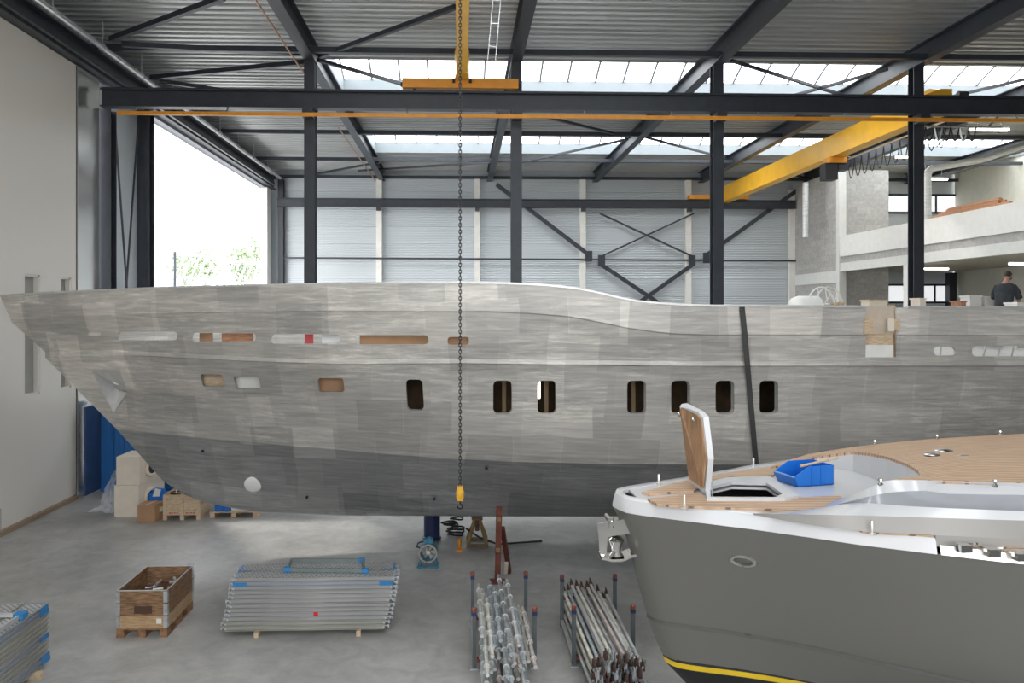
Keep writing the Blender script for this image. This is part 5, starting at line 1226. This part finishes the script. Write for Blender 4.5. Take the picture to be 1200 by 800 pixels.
for sx_ in (-1, 1):
    for yy in (q.y+0.04, q.y+0.56): MB().bar((q.x+sx_*0.21, yy, 0.06), (q.x+sx_*0.05, ty, tz-0.05), 0.055).build('leg', M('ochre_steel', (0.28, 0.20, 0.08), 0.6, var=0.3), ts)
MB().tube((q.x, ty, 0.3), (q.x, ty, tz-0.03), 0.05, 12).build('screw', rusty, ts); MB().box((q.x-0.12, ty-0.12, tz-0.03), (q.x+0.12, ty+0.12, tz)).build('head_plate', pallet_w, ts)
hs = thing('hose_heap', 'heap of black hoses under the bare hull keel', 'hose', (at_z(531, 624, 0).x, HY+0.5, 0))
rnd = random.Random(5); hx = at_z(531, 624, 0).x
for k in range(7):
    r = rnd.uniform(0.12, 0.21); cxx, cyy = hx+rnd.uniform(-0.10, 0.10), HY+0.75+rnd.uniform(-0.12, 0.12); zc = 0.03+0.06*k
    pts = [(cxx+r*math.cos(t*1.05), cyy+0.7*r*math.sin(t*1.05), zc+0.012*math.sin(2*t)) for t in [i_*0.3 for i_ in range(21)]]
    MB().path(pts, 0.02, 6).build('hose', blackm, hs)
MB().path([(hx+0.3, HY+0.3, 0.3), (hx+0.6, HY+0.1, 0.15), (hx+1.0, HY+0.0, 0.03), (hx+2.0, HY+0.2, 0.03)], 0.022, 6).build('hose_end', blackm, hs)
# fan
q = at_z(501.5, 666, 0)
fan = thing('floor_fan', 'blue enamel axial fan on feet standing on the floor below the hull', 'fan', (q.x, q.y+0.18, 0))
c = Vector((q.x, q.y, 0.30))
MB().lathe([(0.17, 0.0), (0.19, 0.01), (0.19, 0.30), (0.17, 0.31), (0.155, 0.30), (0.155, 0.01), (0.17, 0.0)], 22, c, 'y', cap=False).build('housing', petrol, fan, 40)
MB().torus((c.x, c.y+0.005, c.z), 0.172, 0.018, 'y', 22, 6).build('front_ring', brushed, fan, 40)
for k in range(6):
    a = k*math.pi/3; MB().prism([(c.x+0.03*math.cos(a-.3), c.y+0.12, c.z+0.03*math.sin(a-.3)), (c.x+0.145*math.cos(a-.22), c.y+0.10, c.z+0.145*math.sin(a-.22)), (c.x+0.145*math.cos(a+.22), c.y+0.16, c.z+0.145*math.sin(a+.22)), (c.x+0.03*math.cos(a+.3), c.y+0.14, c.z+0.03*math.sin(a+.3))], (0, 0.008, 0)).build('blade', creamtube, fan)
MB().lathe([(0.045, 0.05), (0.05, 0.08), (0.05, 0.25)], 12, c, 'y').build('motor_hub', brushed, fan, 40)
for s in (-1, 1): MB().box((q.x+s*0.17-0.035, q.y, 0), (q.x+s*0.17+0.035, q.y+0.3, 0.03)).bar((q.x+s*0.17, q.y+0.15, 0.03), (q.x+s*0.14, q.y+0.15, 0.2), 0.03, 0.2, up=(0, 1, 0)).build('foot', petrol, fan)
MB().box((q.x-0.22, q.y+0.02, 0.0), (q.x+0.22, q.y+0.06, 0.035)).build('foot_bar', petrol, fan)
MB().box((q.x-0.08, q.y+0.08, 0.48), (q.x+0.10, q.y+0.24, 0.56)).box((q.x-0.02, q.y+0.1, 0.56), (q.x+0.05, q.y+0.2, 0.59)).build('junction_box', petrol, fan)
MB().path([(q.x-0.1, q.y+0.1, 0.52), (q.x-0.2, q.y+0.06, 0.5), (q.x-0.23, q.y+0.06, 0.42), (q.x-0.17, q.y+.08, 0.40)], 0.014, 6).build('handle', blackm, fan)
# spare orange hook on the floor
q = at_z(538.5, 646, 0)
sh = thing('spare_hook', 'small orange hook block standing on the floor below the chain', 'hook', (q.x, q.y, 0))
MB().ell((q.x, q.y, 0.17), 0.045, 0.06, 0.13, 12, 8).build('block', orange, sh, 40); MB().box((q.x-0.07, q.y-0.05, 0), (q.x+0.07, q.y+0.05, 0.05)).build('foot', orange, sh)
# red oxide prop leaning to the bilge
pb = at_z(583, 682, 0); Xp = pb.x
ptop = at_Y(585, 594, 14.45)
pr = thing('hull_prop', 'red oxide steel prop with a diagonal leg propping the hull side', 'prop', (pb.x, pb.y, 0))
MB().bar((pb.x, pb.y, 0.03), ptop, 0.11, 0.09, up=(0, 1, 0)).build('post', redox, pr)
mid = Vector((pb.x, pb.y, 0)).lerp(ptop, 0.72)
lg = at_z(595, 672, 0); MB().bar((lg.x+0.03, lg.y, 0.03), mid+Vector((0.07, 0.04, 0)), 0.08).build('diagonal_leg', M('dark_red_oxide', (0.13, 0.03, 0.02), 0.6), pr)
MB().bar((lg.x-0.05, lg.y-0.1, 0.04), (lg.x-0.04, lg.y-0.25, 0.30), 0.07, 0.05).build('wood_wedge', boxcream, pr)
for t_ in (0.45, 0.86):
    v = Vector((pb.x, pb.y, 0)).lerp(ptop, t_); MB().box((v.x-0.045, v.y-0.065, v.z-0.05), (v.x+0.03, v.y-0.045, v.z+0.03)).build('clip', M('ochre_steel', (0.28, 0.20, 0.08), 0.6), pr)
MB().box((pb.x-0.15, pb.y-0.12, 0), (pb.x+0.15, pb.y+0.12, 0.03)).build('base_plate', redox, pr)

# goods behind the bow ---------------------------------------------
def ctn_box(name, label, cat, px0, px1, pyb, h, d, mat, group=None, z0=0):
    a, b = at_z(px0, pyb, z0), at_z(px1, pyb, z0); Y = a.y; t = thing(name, label, cat, ((a.x+b.x)/2, Y+d/2, z0), group); return t, a.x, b.x, Y
BX = {}
for k, (z0, h, lab) in enumerate([(0, 0.80, 'lower cream fan box with a round port behind the bow'), (0.80, 0.72, 'upper cream fan box stacked on the other behind the bow')]):
    a = at_z(134, 605.5, 0); b = at_z(162, 605.5, 0); Y = a.y
    t = thing('fan_box', lab, 'box', ((a.x+b.x)/2, Y+0.5, z0))
    x0, x1 = a.x+0.05*k, b.x+0.03*k
    MB().prism([(x0, Y, z0+0.003), (x1, Y, z0+0.003), (x1+0.30, Y+0.9, z0+0.003), (x0, Y+0.9, z0+0.003)], (0, 0, h-0.01)).build('body', boxcream, t)
    nrm_ = Vector((0.9, -0.30, 0)).normalized(); pc = Vector((x1+0.13, Y+0.40, z0+h*0.52))+nrm_*0.03
    mb = MB().torus((0, 0, 0), 0.20, 0.045, 'z', 22, 6); R4 = Vector((0, 0, 1)).rotation_difference(nrm_).to_matrix()
    for i in range(len(mb.v)): mb.v[i] = R4 @ mb.v[i]+pc
    mb.build('port_rim', boxcream, t, 50)
    mb = MB().lathe([(0.19, -0.01), (0.19, 0.004)], 22, (0, 0, 0))
    for i in range(len(mb.v)): mb.v[i] = R4 @ mb.v[i]+pc
    mb.build('port_mouth', blackm, t)
film = bpy.data.materials.new('clear_film'); film.use_nodes = True
N, L, p = nodes(film); p.inputs['Base Color'].default_value = (0.85, 0.88, 0.92, 1); p.inputs['Roughness'].default_value = 0.15; p.inputs['Alpha'].default_value = 0.38
nz = N.new('ShaderNodeTexNoise'); nz.inputs['Scale'].default_value = 7; bp = N.new('ShaderNodeBump'); bp.inputs['Strength'].default_value = 0.8; L.new(nz.outputs['Fac'], bp.inputs['Height']); L.new(bp.outputs[0], p.inputs['Normal'])
def film_sheet(pts_a, pts_b, name, lab, seedv):
    rnd = random.Random(seedv); n = 14; m_ = 9; vs = []
    def ip(P, t):
        i = min(int(t*(len(P)-1)), len(P)-2); return P[i].lerp(P[i+1], t*(len(P)-1)-i)
    for i in range(n+1):
        for j in range(m_+1):
            v = ip(pts_a, i/n).lerp(ip(pts_b, i/n), j/m_)+Vector((rnd.uniform(-.03, .03), rnd.uniform(-.06, .06), rnd.uniform(-.02, .03))); v.z = max(v.z, 0.01); vs.append(v)
    mb = MB().add(vs, [(i*(m_+1)+j, i*(m_+1)+j+1, (i+1)*(m_+1)+j+1, (i+1)*(m_+1)+j) for i in range(n) for j in range(m_)])
    return solo(mb, name, film, lab, 'plastic film', smooth=60)
YF = at_z(134, 605.5, 0).y+0.35
film_sheet([at_Y(134, 553, YF), at_Y(126, 565, YF), at_Y(121, 580, YF), at_Y(117, 593, YF), at_Y(103, 599, YF-0.1)], [at_Y(137, 550, YF), at_Y(136.5, 570, YF-.02), at_Y(136, 585, YF-.05), at_Y(135.5, 600, YF-.1), at_Y(132, 603, YF-0.2)], 'plastic_film', 'crumpled clear plastic film draped to the floor left of the cream boxes', 2)
film_sheet([at_Y(139, 544, YF), at_Y(152, 538, YF), at_Y(165, 536, YF), at_Y(176, 541, YF)], [at_Y(139, 546, YF+.3), at_Y(150, 543, YF+.3), at_Y(166, 543, YF+.3), at_Y(177, 547, YF+.3)], 'plastic_film', 'crumpled clear plastic film on top of the upper cream box', 4)
a, b = at_z(161, 611.5, 0), at_z(181, 611.5, 0)
cb_ = thing('cardboard_box', 'brown cardboard box in front of the cream fan boxes', 'box', ((a.x+b.x)/2, a.y+0.2, 0))
MB().prism([(a.x, a.y, 0.002), (b.x, a.y, 0.002), (b.x+0.14, a.y+0.4, 0.002), (a.x+0.03, a.y+0.4, 0.002)], (0, 0, 0.42)).build('carton', carton, cb_); MB().prism([(a.x+0.18, a.y, 0.423), (a.x+0.24, a.y, 0.423), (a.x+0.33, a.y+0.4, 0.423), (a.x+0.27, a.y+0.4, 0.423)], (0, 0, 0.003)).build('tape', pine, cb_)
MB().prism([(b.x+0.06, a.y+0.15, 0.2), (b.x+0.11, a.y+0.29, 0.2), (b.x+0.11, a.y+0.29, 0.32), (b.x+0.06, a.y+0.15, 0.32)], (0.005, -0.002, 0)).build('label', whitep, cb_)
v = at_z(183, 590, 0.45); 
bag = thing('blue_bag', 'blue and white packaging bag behind the cardboard box', 'bag', (v.x, v.y, 0.0))
yb_ = a.y+0.75
vx = at_Y(184.5, 590, yb_)
MB().box((vx.x-0.22, yb_, 0.0), (vx.x+0.20, yb_+0.3, 0.52)).prism([(vx.x-0.2, yb_+.05, 0.52), (vx.x+0.18, yb_+.05, 0.52), (vx.x+0.1, yb_+.15, 0.60), (vx.x-0.14, yb_+.15, 0.62)], (0, 0.1, 0)).build('bag_body', bluepl, bag); MB().prism([(vx.x-0.12, yb_-0.02, 0.45), (vx.x+0.05, yb_-0.02, 0.45), (vx.x+0.10, yb_-0.02, 0.62), (vx.x-0.05, yb_-0.02, 0.66)], (0, 0.01, 0)).build('white_sheet', whitep, bag)
# pine crate on skids
a, b = at_z(190.5, 609.5, 0), at_z(234, 609.5, 0); Y = a.y+0.02
pc_ = thing('pine_crate', 'pale pine crate on skids under the bow', 'crate', ((a.x+b.x)/2, Y+0.3, 0))
for k in range(4): MB().box((a.x, Y, 0.12+0.125*k), (b.x, Y+0.02, 0.24+0.125*k)).build('board', pine, pc_); MB().prism([(b.x-0.02, Y+0.02, 0.12+0.125*k), (b.x, Y+0.02, 0.12+0.125*k), (b.x+0.06, Y+0.7, 0.12+0.125*k), (b.x+0.04, Y+0.7, 0.12+0.125*k)], (0, 0, 0.12)).build('board', pine, pc_)
MB().box((a.x, Y+0.02, 0.12), (a.x+0.02, Y+0.7, 0.62)).build('side', pine, pc_); MB().box((a.x+.02, Y+0.68, 0.12), (b.x, Y+0.70, 0.62)).build('side', pine, pc_)
MB().box((a.x+0.02, Y+0.02, 0.12), (b.x-0.02, Y+0.68, 0.14)).build('floor_board', pine, pc_)
for x in (a.x+0.01, (a.x+b.x)/2-0.03, b.x-0.09): MB().box((x, Y-0.02, 0.12), (x+0.08, Y, 0.62)).build('batten', pine, pc_); MB().box((x-0.01, Y-.01, 0), (x+0.09, Y+0.7, 0.118)).build('skid', pine, pc_)
redink = M('red_ink', (0.5, 0.08, 0.06), 0.6)
for x0_ in (a.x+0.15, (a.x+b.x)/2+0.1):
    for k in range(4): MB().box((x0_+0.06*k, Y-0.003, 0.16), (x0_+0.06*k+0.04, Y-0.001, 0.19)).build('stencil_mark', redink, pc_)
for k in range(5):
    xx = a.x+0.2+0.14*k; solo(MB().torus((xx, Y+0.35, 0.60+0.02*(k % 2)), 0.14, 0.014, 'y' if k % 2 else 'z', 14, 5), 'hose_coil', [blackm, whitep, galv2][k % 3], '%s coil sticking out of the pale pine crate' % ['thin black', 'white', 'grey', 'small black', 'second white'][k], 'coil', 'coils in the pine crate')
# wedge-shaped brace of the crate and the pallet behind with canisters
a, b = at_z(246, 606.5, 0), at_z(301, 606.5, 0)
pallet('pallet', 'pale pine pallet carrying blue canisters under the bow', a.x, a.y, b.x, a.y+0.7, mat=pine)
for i, (px, mt, w_, h_, lab) in enumerate([(250, bluepl, 0.20, 0.26, 'left blue canister on the pine pallet under the bow'), (259.5, bluepl, 0.20, 0.25, 'right blue canister on the pine pallet under the bow'), (269.5, whitep, 0.2, 0.18, 'first white canister beside the blue ones on the pallet'), (279, whitep, 0.2, 0.15, 'second white canister on the pine pallet'), (289, whitep, 0.18, 0.12, 'third white canister at the end of the pine pallet')]):
    v = at_z(px, 600, 0.144); t = thing('canister', lab, 'canister', (v.x+0.1, a.y+0.2, 0.145), 'canisters under the bow')
    MB().box((v.x, a.y+0.08, 0.146), (v.x+w_-0.01, a.y+0.4, 0.145+h_)).build('body', mt, t); MB().lathe([(0.03, 0), (0.03, 0.03)], 10, (v.x+0.05, a.y+0.2, 0.145+h_)).build('cap', blackm, t)
# blue freight container behind the bow
cxa = WX+0.30; cyf = 22.45
ct = thing('freight_container', 'blue corrugated freight container behind the bow by the gate', 'container', (cxa+2.9, cyf+1.2, 0))
cxb = cxa+5.75
blc = M('container_blue', (0.02, 0.14, 0.40), 0.45, var=0.12, scale=2)
mb = MB(); x = cxa+0.12; pr_ = [(x, cyf)]
while x < cxb-0.3: pr_ += [(x+0.10, cyf), (x+0.14, cyf+0.04), (x+0.24, cyf+0.04), (x+0.28, cyf)]; x += 0.28
n = len(pr_); mb.add([(u, v_, 0.12) for u, v_ in pr_]+[(u, v_, 2.5) for u, v_ in pr_], [(i, i+1, n+i+1, n+i) for i in range(n-1)]).build('corrugated_side', blc, ct)
MB().box((cxa, cyf-0.02, 0), (cxb, cyf+0.10, 0.12)).build('bottom_rail', blc, ct); MB().box((cxa, cyf-0.02, 2.5), (cxb, cyf+0.10, 2.6)).build('top_rail', blc, ct)
MB().box((cxa, cyf-0.03, 0), (cxa+0.13, cyf+0.12, 2.6)).build('corner_post', blc, ct); MB().box((cxb-0.13, cyf-0.03, 0), (cxb, cyf+0.12, 2.6)).build('corner_post', blc, ct)
MB().box((cxa+0.02, cyf+0.11, 0.0), (cxb-0.02, cyf+0.5, 0.12)).box((cxa+0.02, cyf+0.12, 2.45), (cxb-0.02, cyf+0.35, 2.55)).build('body', blc, ct)
MB().box((cxa-0.02, 21.5, 0.10), (cxa+0.04, cyf-0.05, 2.55)).build('open_door', M('shaded_container_blue', (0.03, 0.06, 0.14), 0.4, var=0.2), ct)  # door leaf given a darker blue for its side in shade
